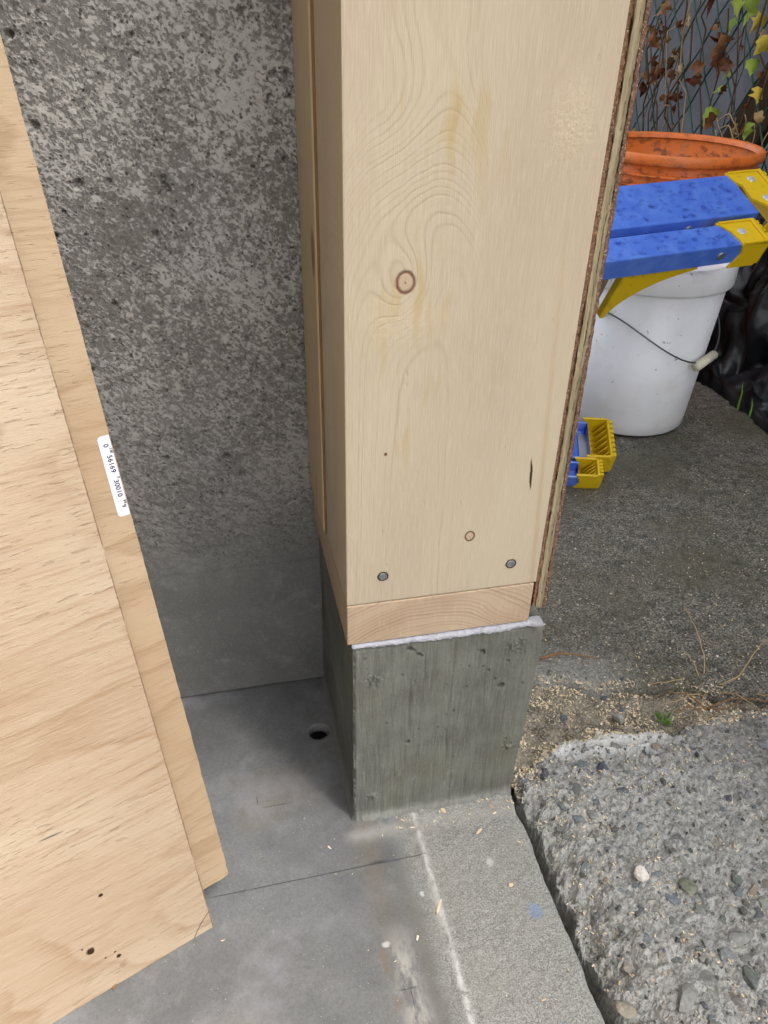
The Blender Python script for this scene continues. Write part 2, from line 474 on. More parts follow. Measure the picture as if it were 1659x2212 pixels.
def m_plinth():
    g = Mat('board_formed_concrete'); x, y, z = g.sep(g.pos()); p = g.pos()
    st = g.noise(g.vec(x * 650.0, y * 650.0, z * 45.0), 1.0, 5.0, 0.7)
    st2 = g.noise(g.vec(x * 240.0, y * 240.0, z * 20.0), 1.0, 3.0, 0.6)
    cl = g.noise(p, 22.0, 5.0, 0.6)
    c = g.mix(g.sm(cl, 0.28, 0.72), '605f57', '75756c')
    c = g.mix(g.sm(st, 0.46, 0.72) * 0.42, c, '8a8982')
    c = g.mix(g.sm(st2, 0.50, 0.70) * 0.28, c, '4a4942')
    g2 = g.noise(g.vec(x * 16.0, y * 16.0, z * 9.0 + 4.0), 1.0, 2.0)
    c = g.mix(g.sm(g2, 0.5, 0.75) * 0.35, c, '6d6a52')
    pale = g.sm(g.noise(g.vec(x * 50.0, 2.0, z * 30.0), 1.0, 4.0, 0.65), 0.58, 0.72) * g.sm(z, -0.09, -0.17)
    c = g.mix(pale * 0.5, c, 'aaa9a2')
    rim = g.sm(z + (g.noise(p, 150.0, 3.0) - 0.5) * 0.01, -0.192, -0.203)
    c = g.mix(rim * 0.40, c, '9b9a94')
    c = g.mix(g.sm(g.noise(p, 900.0, 2.0), 0.55, 0.75) * 0.25, c, 'a5a49c')
    return g.done(c, 0.8, st * 0.9 + st2 * 0.6 + g.noise(p, 700.0, 3.0) * 0.3, 0.0013, 0.9, spec=0.2)
def m_floor():
    g = Mat('slab_concrete'); x, y, z = g.sep(g.pos()); p = g.pos()
    wob = (g.noise(g.vec(x * 14.0, y * 9.0, 0.0), 1.0, 4.0, 0.6) - 0.5) * 0.022
    xx = x + wob
    cl = g.noise(p, 16.0, 5.0, 0.6)
    fl = g.mix(g.sm(cl, 0.25, 0.75), '686867', '7c7c7b')
    fl = g.mix(g.sm(g.noise(p, 55.0, 5.0, 0.65), 0.46, 0.72) * 0.30, fl, '92918f')
    fl = g.mix(g.sm(g.noise(p, 480.0, 4.0, 0.7), 0.40, 0.66) * 0.4, fl, '5a5a59')
    fl = g.mix(g.sm(g.noise(p, 9.0, 2.0), 0.58, 0.75) * 0.25, fl, '8a7a60')
    fl = g.mix(g.sm(g.noise(p, 11.0, 5.0, 0.62), 0.50, 0.66) * 0.40, fl, '98979a')
    fl = g.mix(g.sm(g.noise(p, 21.0, 5.0, 0.68), 0.56, 0.70) * 0.35, fl, '5c5b59')
    sandn = g.noise(p, 950.0, 3.0, 0.6)
    gv, gv2, gv3 = g.sep(g.voro(p, 1150.0, 'Color'))
    sand = g.mix(g.sm(sandn * 0.6 + gv * 0.4, 0.22, 0.74), '7b7a75', lin((0.68, 0.675, 0.65)))
    sand = g.mix(g.sm(g.noise(p, 24.0, 3.0), 0.4, 0.7) * 0.3, sand, '9e9c90')
    sand = g.mix(g.sm(g.voro(p, 700.0), 0.16, 0.08) * 0.7, sand, '5d5c58')
    ap = g.sm(xx, 0.030, 0.056)
    c = g.mix(ap, fl, sand)
    # brownish and pale bands where the old sill sat
    b1 = g.gauss(xx - 0.014, None, 0.010) * g.sm(y, -0.22, -0.02)
    c = g.mix(b1 * 0.34, c, '7d715c')
    b2 = g.gauss(xx - 0.020, None, 0.010) * g.sm(y, -0.085, -0.13) * g.sm(g.noise(g.vec(x * 75.0, y * 26.0, 0.0), 1.0, 5.0, 0.7), 0.40, 0.56)
    c = g.mix(b2 * 0.75, c, 'b3afa6')
    b3 = g.gauss(xx - 0.006, None, 0.0028) * g.sm(y, -0.09, -0.12) * g.sm(g.noise(p, 60.0, 3.0), 0.4, 0.6)
    c = g.mix(b3 * 0.5, c, '7a6448')
    b4 = g.gauss(xx - 0.036, None, 0.006) * g.sm(y, -0.03, -0.08)
    c = g.mix(b4 * 0.42, c, '6f6b60')
    ridge = g.gauss((x - 0.0565) + (g.noise(g.vec(0.0, y * 40.0), 1.0, 3.0) - 0.5) * 0.004, None, 0.0026)
    rm = ridge * g.sm(g.noise(p, 120.0, 3.0), 0.3, 0.5) * g.sm(y, 0.005, -0.005)
    c = g.mix(rm * 0.85, c, 'd2d0ca')
    ft = g.gauss((y + 0.014) + (g.noise(p, 60.0, 3.0) - 0.5) * 0.012, None, 0.006) * g.sm(x, -0.01, 0.005)
    c = g.mix(ft * 0.5, c, 'b4b2aa')
    dn = g.sm(g.noise(p, 75.0, 4.0, 0.6), 0.5, 0.62) * g.gauss(x - 0.055, y + 0.02, 0.045, 0.020)
    c = g.mix(dn * 0.45, c, '77736a')
    # drawn line across the floor, pencil ticks and paint spots
    ly = (y + 0.0425) - x * 0.012 + (g.noise(g.vec(x * 30.0), 1.0, 1.0) - 0.5) * 0.001
    brk = g.sm(g.noise(g.vec(x * 60.0, 5.0), 1.0, 3.0), 0.28, 0.48)
    ln = g.sm(g.m('ABSOLUTE', ly), 0.0008, 0.0003) * g.sm(x, 0.062, 0.05) * g.sm(x, -0.125, -0.11) * brk
    c = g.mix(ln * 0.75, c, '3f4043')
    ink = g.gauss(ly - 0.0008, x - 0.018, 0.0016, 0.009) * g.sm(g.noise(p, 300.0, 3.0), 0.35, 0.5)
    c = g.mix(ink * 0.75, c, '3b3e49')
    for (cx, cy, sx, sy, cc, am) in ((0.130, -0.107, 0.0075, 0.0080, '7f96b3', 0.8), (0.118, -0.195, 0.006, 0.010, '5f80a8', 0.9), (0.108, -0.06, 0.004, 0.005, 'd6d5cf', 0.7), (0.009, -0.108, 0.004, 0.003, 'd0cfcb', 0.8), (0.046, -0.075, 0.0022, 0.0028, 'd6d6d4', 0.9)):
        q = g.gauss(x - cx, y - cy, sx, sy) * (g.noise(p, 260.0, 4.0, 0.7) + 0.35)
        c = g.mix(g.sm(q, 0.30, 0.70) * am * 0.85, c, cc)
    for (cx, cy, L, wx) in ((-0.060, 0.030, 0.016, 0), (-0.076, 0.038, 0.006, 1), (0.0195, -0.150, 0.009, 1), (0.0175, -0.142, 0.009, 0)):
        q = g.gauss(x - cx, y - cy, L if wx == 0 else 0.0006, 0.0006 if wx == 0 else L)
        c = g.mix(g.sm(q, 0.35, 0.7) * 0.6, c, '3c3d40')
    pits = g.sm(g.voro(p, 210.0), 0.11, 0.06) * g.sm(g.noise(p, 40.0, 1.0), 0.5, 0.6)
    c = g.mix(pits * 0.5, c, '55544f')
    crumbs = g.sm(g.voro(g.vec(x + 3.0, y, z), 260.0), 0.085, 0.05) * g.sm(g.noise(p, 25.0, 2.0), 0.36, 0.52)
    c = g.mix(crumbs * 0.8, c, 'd8d0bd')
    ht = (sandn + gv * 0.7 + g.voro(p, 800.0) * -0.8) * ap * 0.9 + g.noise(p, 420.0, 3.0) * 0.18 - pits * 0.9 + rm * 0.4 + g.noise(p, 50.0, 3.0) * 0.5
    return g.done(c, 0.8 - 0.12 * (1.0 - ap), ht, 0.0012, 0.7, spec=0.25)
def m_broken():
    g = Mat('broken_aggregate_concrete'); x, y, z = g.sep(g.pos()); p = g.pos()
    n1 = g.noise(p, 900.0, 3.0, 0.65); n2 = g.noise(p, 190.0, 4.0, 0.65); n3 = g.noise(p, 28.0, 3.0)
    c = g.mix(g.sm(n2, 0.32, 0.68), '8b8a85', 'b9b7b1')
    c = g.mix(g.sm(n1, 0.50, 0.74) * 0.5, c, 'c0bfba')
    c = g.mix(g.sm(n1, 0.46, 0.30) * 0.55, c, '504e4a')
    worn = g.gauss(y - 0.042, x - 0.262, 0.016, 0.06) * 1.6 + g.gauss(y + 0.01, x - 0.30, 0.05, 0.05) * 0.35
    c = g.mix(g.sm(worn * (n3 + 0.5), 0.22, 0.62) * 0.85, c, 'd3d2cd')
    age = g.sm(x + (n3 - 0.5) * 0.06 + y * 0.3, 0.33, 0.46)
    old = g.mix(g.sm(n2, 0.36, 0.64), '5c5a54', '928e87')
    old = g.mix(g.sm(n1, 0.5, 0.7) * 0.5, old, 'a39c8e')
    c = g.mix(age * 0.85, c, old)
    st = g.voro(p, 240.0, 'Color'); sd_ = g.voro(p, 240.0)
    sr, sg, sb = g.sep(st)
    gr = g.sm(sd_ + (n1 - 0.5) * 0.25, 0.42, 0.30) * g.sm(sr, 0.80, 0.85)
    c = g.mix(gr * 0.6, c, g.mix(sg, '57595c', '96928a'))
    return g.done(c, 0.82, n1 * 0.6 + n2 * 0.9 + gr * 0.5, 0.0022, 0.9, spec=0.25)
def m_far():
    g = Mat('aged_driveway_concrete'); x, y, z = g.sep(g.pos()); p = g.pos()
    n1 = g.noise(p, 420.0, 4.0, 0.75); n2 = g.noise(p, 70.0, 4.0, 0.65); n3 = g.noise(p, 9.0, 3.0)
    c = g.mix(g.sm(n1, 0.40, 0.62), '44413a', 'aba596')
    c = g.mix(g.sm(n2, 0.42, 0.68) * 0.6, c, '3a3731')
    c = g.mix(g.sm(n3, 0.42, 0.68) * 0.60, c, '5f5b44')
    c = g.mix(g.sm(n2, 0.6, 0.72) * 0.30, c, '4c5230')
    st = g.voro(p, 230.0, 'Color'); sd_ = g.voro(p, 230.0)
    sr, sg, sb = g.sep(st)
    gr = g.sm(sd_, 0.40, 0.26) * g.sm(sr, 0.62, 0.66)
    c = g.mix(gr * 0.7, c, g.mix(sg, '5b564c', 'a99f8c'))
    wh = g.sm(sd_, 0.26, 0.16) * g.sm(sb, 0.955, 0.96)  # scattered white specks: wet glints painted into the colour
    c = g.mix(wh, c, 'deded8')
    edge = g.sm(y - (0.245 - x * 0.42) + (n2 - 0.5) * 0.03, 0.05, 0.0) * g.sm(x, 0.36, 0.27)
    c = g.mix(edge * 0.75, c, g.mix(g.sm(n1, 0.35, 0.65), '8a8880', 'b3b1a9'))
    wet = g.sm(n3, 0.3, 0.6)
    return g.done(c, 0.62 - wet * 0.2, n1 * 1.0 + n2 * 0.6 + gr * 0.8, 0.0035, 0.95, spec=0.4)
def m_dirt():
    g = Mat('dirt_with_sawdust'); p = g.pos()
    n1 = g.noise(p, 420.0, 3.0, 0.7); n2 = g.noise(p, 60.0, 4.0, 0.6)
    c = g.mix(g.sm(n2, 0.3, 0.7), '625b50', '958c7c')
    c = g.mix(g.sm(n1, 0.45, 0.65) * 0.7, c, 'bdb29c')
    c = g.mix(g.sm(n1, 0.42, 0.3) * 0.6, c, '3b3228')
    return g.done(c, 0.95, n1 + n2, 0.003, 0.9, spec=0.1)
def m_pebble():
    g = Mat('pebble_stone'); p = g.pos(); r = g.rand()
    c = g.ramp(r, [(0.0, '585b5e'), (0.22, '6f716a'), (0.42, '8a8983'), (0.58, '61675f'), (0.74, '6c737a'), (0.88, '8f8472'), (1.0, '4c4e52')])
    c = g.mix(g.sm(g.noise(p, 420.0, 4.0, 0.65), 0.45, 0.72) * 0.55, c, 'a9a8a3')
    c = g.mix(g.sm(g.noise(p, 150.0, 3.0), 0.45, 0.7) * 0.4, c, '5a5954')
    return g.done(c, 0.72, g.noise(p, 700.0, 3.0), 0.0008, 0.7, spec=0.3)
def m_stone(name, a, b, rough=0.6):
    g = Mat(name); p = g.pos()
    return g.done(g.mix(g.sm(g.noise(p, 260.0, 4.0, 0.6), 0.35, 0.7), a, b), rough, g.noise(p, 500.0, 3.0), 0.0006, 0.6, spec=0.35)
def m_grit():
    g = Mat('loose_grit'); p = g.pos(); r = g.isl()
    c = g.ramp(r, [(0.0, '4a4b4b'), (0.3, '6c6b65'), (0.55, '85837c'), (0.75, 'a09d94'), (0.9, '646b71'), (1.0, '8b7d68')])
    return g.done(c, 0.8, g.noise(p, 900.0, 2.0), 0.0005, 0.6, spec=0.2)
def m_saw():
    g = Mat('sawdust_flakes'); r = g.isl()
    c = g.ramp(r, [(0.0, 'dcc8a2'), (0.35, 'e9dabb'), (0.6, 'd2b486'), (0.8, 'f0e6cf'), (1.0, 'cdb48e')])
    return g.done(c, 0.8, spec=0.15)
def m_plain(name, c, rough=0.5, spec=0.4, metal=0.0, var=None, scale=60.0, amt=0.4, bump=0.0):
    g = Mat(name); p = g.obj()
    cc = c
    if var: cc = g.mix(g.sm(g.noise(p, scale, 4.0, 0.65), 0.42, 0.7) * amt, c, var)
    return g.done(cc, rough, g.noise(p, scale * 5, 3.0) if bump else None, bump or 0.001, 0.6, spec=spec, metal=metal)
def m_veneer(name, a, b, bump, fuzz=False):
    g = Mat(name); x, y, z = g.sep(g.pos()); p = g.pos()
    n = g.noise(g.vec(x * 600.0, y * 200.0, z * (520.0 if fuzz else 34.0)), 1.0, 4.0, 0.65)
    n2 = g.noise(g.vec(x * 500.0, y * 60.0, z * 12.0), 1.0, 3.0)
    c = g.mix(g.sm(n, 0.3, 0.7), a, b)
    c = g.mix(g.sm(n2, 0.55, 0.75) * 0.45, c, '7c6647')
    if fuzz: c = g.mix(g.sm(g.noise(p, 900.0, 2.0), 0.60, 0.68) * 0.8, c, 'cdb095')
    return g.done(c, 0.88, n, bump, 0.9, spec=0.12)
def m_blue():
    g = Mat('blue_fibreglass'); p = g.obj()
    c = g.mix(g.sm(g.noise(p, 45.0, 3.0), 0.35, 0.7), '456fd2', '5680da')
    c = g.mix(g.sm(g.noise(p, 600.0, 2.0), 0.6, 0.75) * 0.2, c, '8fb0ea')
    return g.done(c, 0.30, g.noise(p, 700.0, 2.0), 0.0002, 0.4, spec=0.6, Coat_Weight=0.8, Coat_Roughness=0.12)
def m_drop():
    g = Mat('water_drop')
    return g.done('e6edff', 0.04, spec=0.5, Transmission_Weight=1.0, IOR=1.14)
def m_yellow():
    g = Mat('yellow_plastic'); p = g.obj()
    c = g.mix(g.sm(g.noise(p, 60.0, 4.0, 0.65), 0.55, 0.75) * 0.5, 'd9b414', 'a5841a')
    c = g.mix(g.sm(g.noise(p, 130.0, 4.0, 0.7), 0.64, 0.72) * 0.55, c, '51461f')
    return g.done(c, 0.42, g.noise(p, 500.0, 2.0), 0.0003, 0.5, spec=0.4)
def m_white_bucket():
    g = Mat('white_plastic'); x, y, z = g.sep(g.obj()); p = g.obj()
    c = g.mix(g.sm(g.noise(p, 9.0, 3.0), 0.35, 0.7), 'f0f0f4', 'e6e5e6')
    c = g.mix(g.sm(g.noise(p, 30.0, 5.0, 0.7), 0.52, 0.72) * 0.22, c, 'b9b2a4')
    c = g.mix(g.sm(g.noise(p, 75.0, 3.0, 0.6), 0.69, 0.73) * 0.6, c, '76695a')
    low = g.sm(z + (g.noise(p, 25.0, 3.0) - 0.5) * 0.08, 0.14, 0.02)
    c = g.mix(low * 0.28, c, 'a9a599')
    return g.done(c, 0.33, g.noise(p, 300.0, 2.0), 0.0002, 0.3, spec=0.5, Subsurface_Weight=0.15, Subsurface_Radius=(0.02, 0.02, 0.02), Subsurface_Scale=0.2)
def m_orange():
    g = Mat('orange_plastic'); x, y, z = g.sep(g.obj()); p = g.obj()
    c = g.mix(g.sm(g.noise(p, 14.0, 3.0), 0.4, 0.7), 'e0722a', 'd8773c')
    d1 = g.noise(g.vec(x * 45.0, y * 45.0, z * 75.0), 1.0, 6.0, 0.72)
    c = g.mix(g.sm(d1, 0.49, 0.62) * 0.75 * g.sm(z, 0.405, 0.36), c, '3a2113')
    c = g.mix(g.sm(g.noise(p, 32.0, 6.0, 0.75), 0.56, 0.68) * 0.5, c, '5b3726')
    c = g.mix(g.sm(g.noise(p, 34.0, 4.0), 0.5, 0.7) * 0.3, c, 'bb7c5c')
    return g.done(c, 0.45, g.noise(p, 250.0, 3.0), 0.0004, 0.4, spec=0.4)
def m_tarp():
    g = Mat('black_plastic_sheet'); p = g.pos()
    w = g.noise(p, 22.0, 2.0, 0.5)
    return g.done(g.mix(w, '141518', '26282c'), 0.34, w, 0.008, 0.5, spec=0.5)
def m_stucco():
    g = Mat('grey_stucco'); p = g.pos()
    c = g.mix(g.sm(g.noise(p, 8.0, 3.0), 0.3, 0.7), '585a60', '6a6c72')
    return g.done(c, 0.9, g.noise(p, 170.0, 4.0, 0.6), 0.004, 0.7, spec=0.15)
def m_leaf(name, stops):
    g = Mat(name); p = g.obj(); r = g.rand()
    c = g.ramp(r, stops)
    c = g.mix(g.sm(g.noise(p, 220.0, 4.0, 0.65), 0.5, 0.72) * 0.45, c, '3a2413')
    return g.done(c, 0.65, g.noise(p, 400.0, 3.0), 0.0006, 0.6, spec=0.25)

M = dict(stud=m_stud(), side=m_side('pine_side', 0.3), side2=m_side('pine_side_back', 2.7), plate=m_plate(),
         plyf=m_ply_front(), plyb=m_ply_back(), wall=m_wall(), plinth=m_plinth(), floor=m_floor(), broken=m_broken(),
         far=m_far(), dirt=m_dirt(), pebble=m_pebble(), grit=m_grit(), saw=m_saw(), blue=m_blue(), drop=m_drop(),
         yellow=m_yellow(), white=m_white_bucket(), orange=m_orange(), tarp=m_tarp(), stucco=m_stucco(),
         foam=m_plain('white_foam', 'b4b4ba', 0.8, 0.2, var='8f8f96', scale=260.0, amt=0.6, bump=0.002),
         v1=m_veneer('fuzzy_brown_veneer', '6a4c3a', '94705a', 0.0025, True), v2=m_veneer('tan_veneer', '877a60', 'a4967a', 0.0012),
         v3=m_veneer('tan_veneer_grey', '80745b', '9a8d72', 0.0014), v4=m_veneer('red_brown_veneer', '6a4f41', '866857', 0.0025, True),
         zinc=m_plain('zinc_metal', '9a9da1', 0.5, 0.5, 0.8, var='5e6166', scale=300.0),
         alu=m_plain('aluminium', 'b4b5b5', 0.42, 0.5, 0.85, var='8c8d8e', scale=40.0),
         rivet=m_plain('rivet_metal', 'c9ccd2', 0.4, 0.5, 0.4, var='e0e2e8', scale=200.0),
         wire=m_plain('bail_wire', '6a6c6e', 0.4, 0.5, 0.8), grip=m_plain('cream_grip', 'd9d3bd', 0.5, 0.4, var='9c947c', scale=90.0),
         fence=m_plain('green_coated_wire', '2f5a50', 0.5, 0.4, var='22403a', scale=60.0),
         board=m_plain('dark_weathered_wood', '3a2f22', 0.85, 0.15, var='231b13', scale=30.0, bump=0.003),
         fibre=m_plain('torn_fibre', '9a8163', 0.85, 0.1), gap_shade=m_plain('gap_shade_brown', '8a6a48', 0.8, 0.15, var='5c4128', scale=40.0),
         stem=m_plain('dry_stem', 'b59b72', 0.8, 0.15, var='87693f', scale=60.0),
         twig=m_plain('brown_twig', '8a6a4c', 0.8, 0.15, var='5e4330', scale=80.0),
         vine=m_plain('vine_stem', '5d4a3a', 0.85, 0.1, var='3a2d22', scale=50.0),
         green=m_plain('green_leaf', '5f8a2c', 0.5, 0.3, var='8fae4a', scale=90.0),
         paper=m_plain('white_label', 'c9c9d2', 0.55, 0.3), ink=m_plain('black_ink', '17171b', 0.6, 0.2), ghost=m_plain('grey_print', 'b9bac4', 0.6, 0.2),
         hole=m_plain('hole_shade', '1d1b19', 0.95, 0.1), blocker=m_plain('blocker_lining', '847b6e', 0.9, 0.1),
         dry=m_leaf('dry_leaf', [(0.0, '5a3320'), (0.35, '6d412a'), (0.6, '7c5132'), (0.8, '8d6a45'), (1.0, '4a2a1c')]),
         pale=m_leaf('pale_dry_leaf', [(0.0, 'b9a67c'), (1.0, 'a98c5d')]),
         gleaf=m_leaf('vine_leaf_green', [(0.0, '7a9a3c'), (0.4, '93a843'), (0.7, 'a9ad45'), (1.0, '6c8f3a')]),
         yleaf=m_leaf('vine_leaf_yellow', [(0.0, 'c9b548'), (0.5, 'd0a63c'), (1.0, 'c2bd5a')]))
M['s_white'] = m_stone('white_quartz', 'd8d2c8', 'b9afa2'); M['s_blue'] = m_stone('dark_blue_stone', '4b5058', '666b74')
M['s_grey'] = m_stone('grey_stone', '84827c', '9a978f', 0.8); M['s_olive'] = m_stone('olive_stone', '6f7262', '8b8c7b', 0.7)

# ------------------------------------------------------------------ setting: floor slab, pavements, ground
def nonuni(parts):
    a = []
    for (lo, hi, st) in parts: a += list(np.arange(lo, hi - st * 0.25, st))
    a.append(parts[-1][1]); return np.array(a)
def floor_fn(x, y):
    z = np.full_like(x, FL)
    z = z + fbm(x, y, 30, 3, 3) * 0.0006
    e = sstep(x, 0.03, 0.05)
    z = z + fbm(x, y, 260, 3, 5) * 0.0009 * e
    rx = 0.0565 + fbm(y, y * 0, 40, 3, 11) * 0.004
    near = sstep(-y, -0.004, 0.01)
    z = z + 0.0024 * np.exp(-((x - rx) / 0.0020) ** 2) * near * (0.7 + 0.6 * vnoise(y * 120, x * 0, 4))
    z = z - 0.0010 * np.exp(-((x - rx - 0.006) / 0.004) ** 2) * near
    z = z + 0.0022 * np.exp(-(np.maximum(-y, 0) / 0.006) ** 2) * sstep(x, 0.0, 0.01) * (y < 0.01) * (0.5 + fbm(x, y, 200, 2, 8))
    d = np.hypot(x + 0.011, y - 0.105)
    z = z - 0.06 * (1 - sstep(d, 0.0076, 0.0092))
    # crumbling lip to the gap beside the outside slab
    ed = 0.1515 + fbm(y, y * 0 + 3, 60, 4, 21) * 0.0022 - 0.0015 * np.exp(-((y + 0.02) / 0.012) ** 2)
    t = sstep(x, ed - 0.0035, ed + 0.0005)
    z = z - 0.0035 * sstep(x, ed - 0.006, ed - 0.001) - 0.09 * t
    return x, y, z
hb = MB().disc((-0.011, 0.105, FL - 0.010), (0, 0, 1), 0.0088, 0.0004, 20).build('hole_shade_disc', M['hole'])  # dark disc set in the hole to stand in for its shade
U = nonuni([(-4.0, -0.42, 0.4), (-0.42, -0.03, 0.004), (-0.03, 0.142, 0.0016), (0.142, 0.1545, 0.0008)])
V = nonuni([(-3.0, -0.45, 0.4), (-0.45, -0.22, 0.005), (-0.22, 0.09, 0.0018), (0.09, 0.12, 0.0012), (0.12, 0.178, 0.004)])
gf = tag(link('garage_floor', grid_mesh('garage_floor', U, V, floor_fn), M['floor']), kind='structure')
hb.parent = gf

BX = [0.10, 0.160, 0.225, 0.245, 0.266, 0.289, 0.316, 0.343, 0.382, 0.404, 0.452, 0.60, 0.82, 1.6]
BY = [0.150, 0.143, 0.123, 0.118, 0.109, 0.100, 0.099, 0.091, 0.081, 0.071, 0.053, 0.005, -0.07, -0.30]
NX = [0.10, 0.155, 0.162, 0.167, 0.180, 0.197, 0.215, 0.254, 0.275, 0.307, 0.333, 0.349, 0.383, 0.446, 0.60, 0.82, 1.6]
NY = [-0.03, -0.005, 0.012, 0.021, 0.025, 0.043, 0.051, 0.054, 0.053, 0.048, 0.041, 0.044, 0.047, 0.043, -0.004, -0.078, -0.308]
def near_z(x, y):
    d1 = np.interp(x, NX, NY) + fbm(x, y, 90, 3, 31) * 0.008 - y            # >0 inside
    gx = 0.1590 + fbm(y, y * 0 + 1.5, 55, 4, 41) * 0.010 - 0.004 * sstep(y, -0.09, -0.02)
    d2 = x - gx
    z = -0.2035 + fbm(x, y, 16, 3, 33) * 0.004 + fbm(x, y, 75, 3, 37, 0.6) * 0.0032 + fbm(x, y, 290, 3, 38, 0.7) * 0.0022 - np.abs(fbm(x, y, 60, 3, 39)) * 0.004
    # rubbly left margin, worn smooth crown near the back edge
    rub = 1 - sstep(d2, 0.0, 0.045)
    z = z - rub * 0.006 + rub * fbm(x, y, 85, 4, 43, 0.62) * 0.015
    z = z - 0.004 * (1 - sstep(d2, 0.0, 0.012))
    z = z - 0.010 * (1 - sstep(d1, 0.0, 0.014)) * (1 - sstep(x, 0.36, 0.42))
    # ledge that runs along the break
    lx = 0.182 + (y + 0.10) * -0.12 + fbm(y, y * 0, 30, 3, 47) * 0.012
    z = z + 0.0045 * sstep(x, lx - 0.004, lx + 0.004) * (1 - sstep(y, -0.02, 0.02)) - 0.002
    z = z - 0.004 * np.exp(-((y - 0.033 + (x - 0.27) * 0.1) / 0.003) ** 2) * sstep(x, 0.225, 0.235) * (1 - sstep(x, 0.29, 0.31))
    z = z - 0.06 * (1 - sstep(d1, -0.006, 0.001)) - 0.07 * (1 - sstep(d2, -0.004, 0.001))
    return z
def near_fn(x, y): return x, y, near_z(x, y)
U = nonuni([(0.146, 0.42, 0.0014), (0.42, 0.62, 0.004), (0.62, 1.6, 0.05)])
V = nonuni([(-1.2, -0.40, 0.05), (-0.40, -0.235, 0.004), (-0.235, 0.07, 0.0014)])
tag_near = tag(link('broken_pavement', grid_mesh('broken_pavement', U, V, near_fn, lambda x, y: near_z(x, y) > -0.33), M['broken']), kind='structure')
tag_near.data.polygons.foreach_set('use_smooth', [False] * len(tag_near.data.polygons))

def far_z(x, y):
    d1 = y - np.interp(x, BX, BY) + fbm(x, y, 70, 3, 51) * 0.008
    d2 = 0.826 + fbm(y, y * 0, 12, 3, 57) * 0.02 - x
    z = -0.2045 + fbm(x, y, 8, 3, 53) * 0.006 + fbm(x, y, 150, 3, 55, 0.6) * 0.0026
    z = z - 0.006 * (1 - sstep(d1, 0.0, 0.012))
    z = z - 0.05 * (1 - sstep(d1, -0.004, 0.002)) - 0.10 * (1 - sstep(d2, -0.01, 0.004))
    return z
U = nonuni([(-0.8, 0.15, 0.05), (0.15, 0.5, 0.0025), (0.5, 0.85, 0.006)])
V = nonuni([(-0.32, 0.03, 0.02), (0.03, 0.32, 0.0025), (0.32, 1.0, 0.006), (1.0, 2.6, 0.05)])
tag(link('driveway', grid_mesh('driveway', U, V, lambda x, y: (x, y, far_z(x, y)), lambda x, y: (far_z(x, y) > -0.26) & ((x > 0.146) | (y > 0.33))), M['far']), kind='structure')

def dirt_z(x, y): return -0.2175 + fbm(x, y, 40, 4, 61, 0.6) * 0.008 + fbm(x, y, 200, 3, 67) * 0.004
U = np.arange(0.157, 0.60, 0.003); V = np.arange(-0.05, 0.16, 0.003)
tag(link('soil', grid_mesh('soil', U, V, lambda x, y: (x, y, dirt_z(x, y)), lambda x, y: (y > np.interp(x, NX, NY) - 0.02) & (y < np.interp(x, BX, BY) + 0.02)), M['dirt']), kind='structure')
U = nonuni([(-30, -5, 5), (-5, 5, 0.5), (5, 30, 5)])
tag(link('ground', grid_mesh('ground', U, U, lambda x, y: (x, y, -0.33 + fbm(x, y, 1.0, 2, 71) * 0.01)), M['dirt']), kind='structure')

# added out of view to block sky light: garage cover slab and one side wall
tag(MB().box(-3.6, -0.25, -3.4, 0.30, 2.1, 2.2).build('blocker_ceiling', M['blocker']), kind='structure')
gw = MB().box(-3.7, -3.55, -3.4, 0.17, FL - 0.02, 2.1).build('blocker_wall', M['blocker'], None, (-3.6, -1.6, FL))
tag(gw, 'unseen side wall added far left of the plywood sheets to block sky light', 'wall')

# ------------------------------------------------------------------ the pitted concrete wall and the plinth
t = (-0.05, 0.172, FL)
wall = empty('concrete_wall', t, 'grey concrete wall with pitted pale speckled face behind the timber frame', 'wall')
def pits_of(n, x0, x1, z0, z1, seed, rlo, rhi):
    r = random.Random(seed)
    return [(r.uniform(x0, x1), r.uniform(z0, z1), rlo + (rhi - rlo) * r.random() ** 2.0) for _ in range(n)]
WP = pits_of(330, -0.42, 0.0, 0.03, 0.62, 5, 0.0011, 0.0036)
def wall_fn(x, z):
    y = np.full_like(x, 0.172)
    upm = sstep(z, -0.055, -0.02)
    a, b = x * 0.8 - z * 0.6, x * 0.6 + z * 0.8
    y = y + fbm(x, z, 14, 3, 81) * 0.0022 + upm * (fbm(a * 0.8, b, 190, 4, 83, 0.6) * 0.0012 + 0.0008)
    for (px, pz, r) in WP:
        i = np.abs(x - px) < r * 2.2
        m = i & (np.abs(z - pz) < r * 2.2)
        if m.any():
            d = np.hypot(x[m] - px, z[m] - pz) / r
            y[m] += 0.0055 * (1 - sstep(d, 0.6, 1.05))
    y = y - 0.004 * (1 - sstep(z, FL, FL + 0.005)) * 0 + 0.0045 * np.exp(-((z - FL) / 0.0022) ** 2)
    return x, y, z
U = nonuni([(-4.0, -0.40, 0.4), (-0.40, 0.005, 0.0012)])
V = nonuni([(FL - 0.04, FL - 0.005, 0.01), (FL - 0.005, 0.60, 0.0012), (0.60, 2.2, 0.2)])
link('face', grid_mesh('face', U, V, wall_fn), M['wall'], wall)
MB().box(-4.0, 0.0045, 0.1795, 0.30, FL - 0.04, 2.2).build('core', M['wall'], wall)

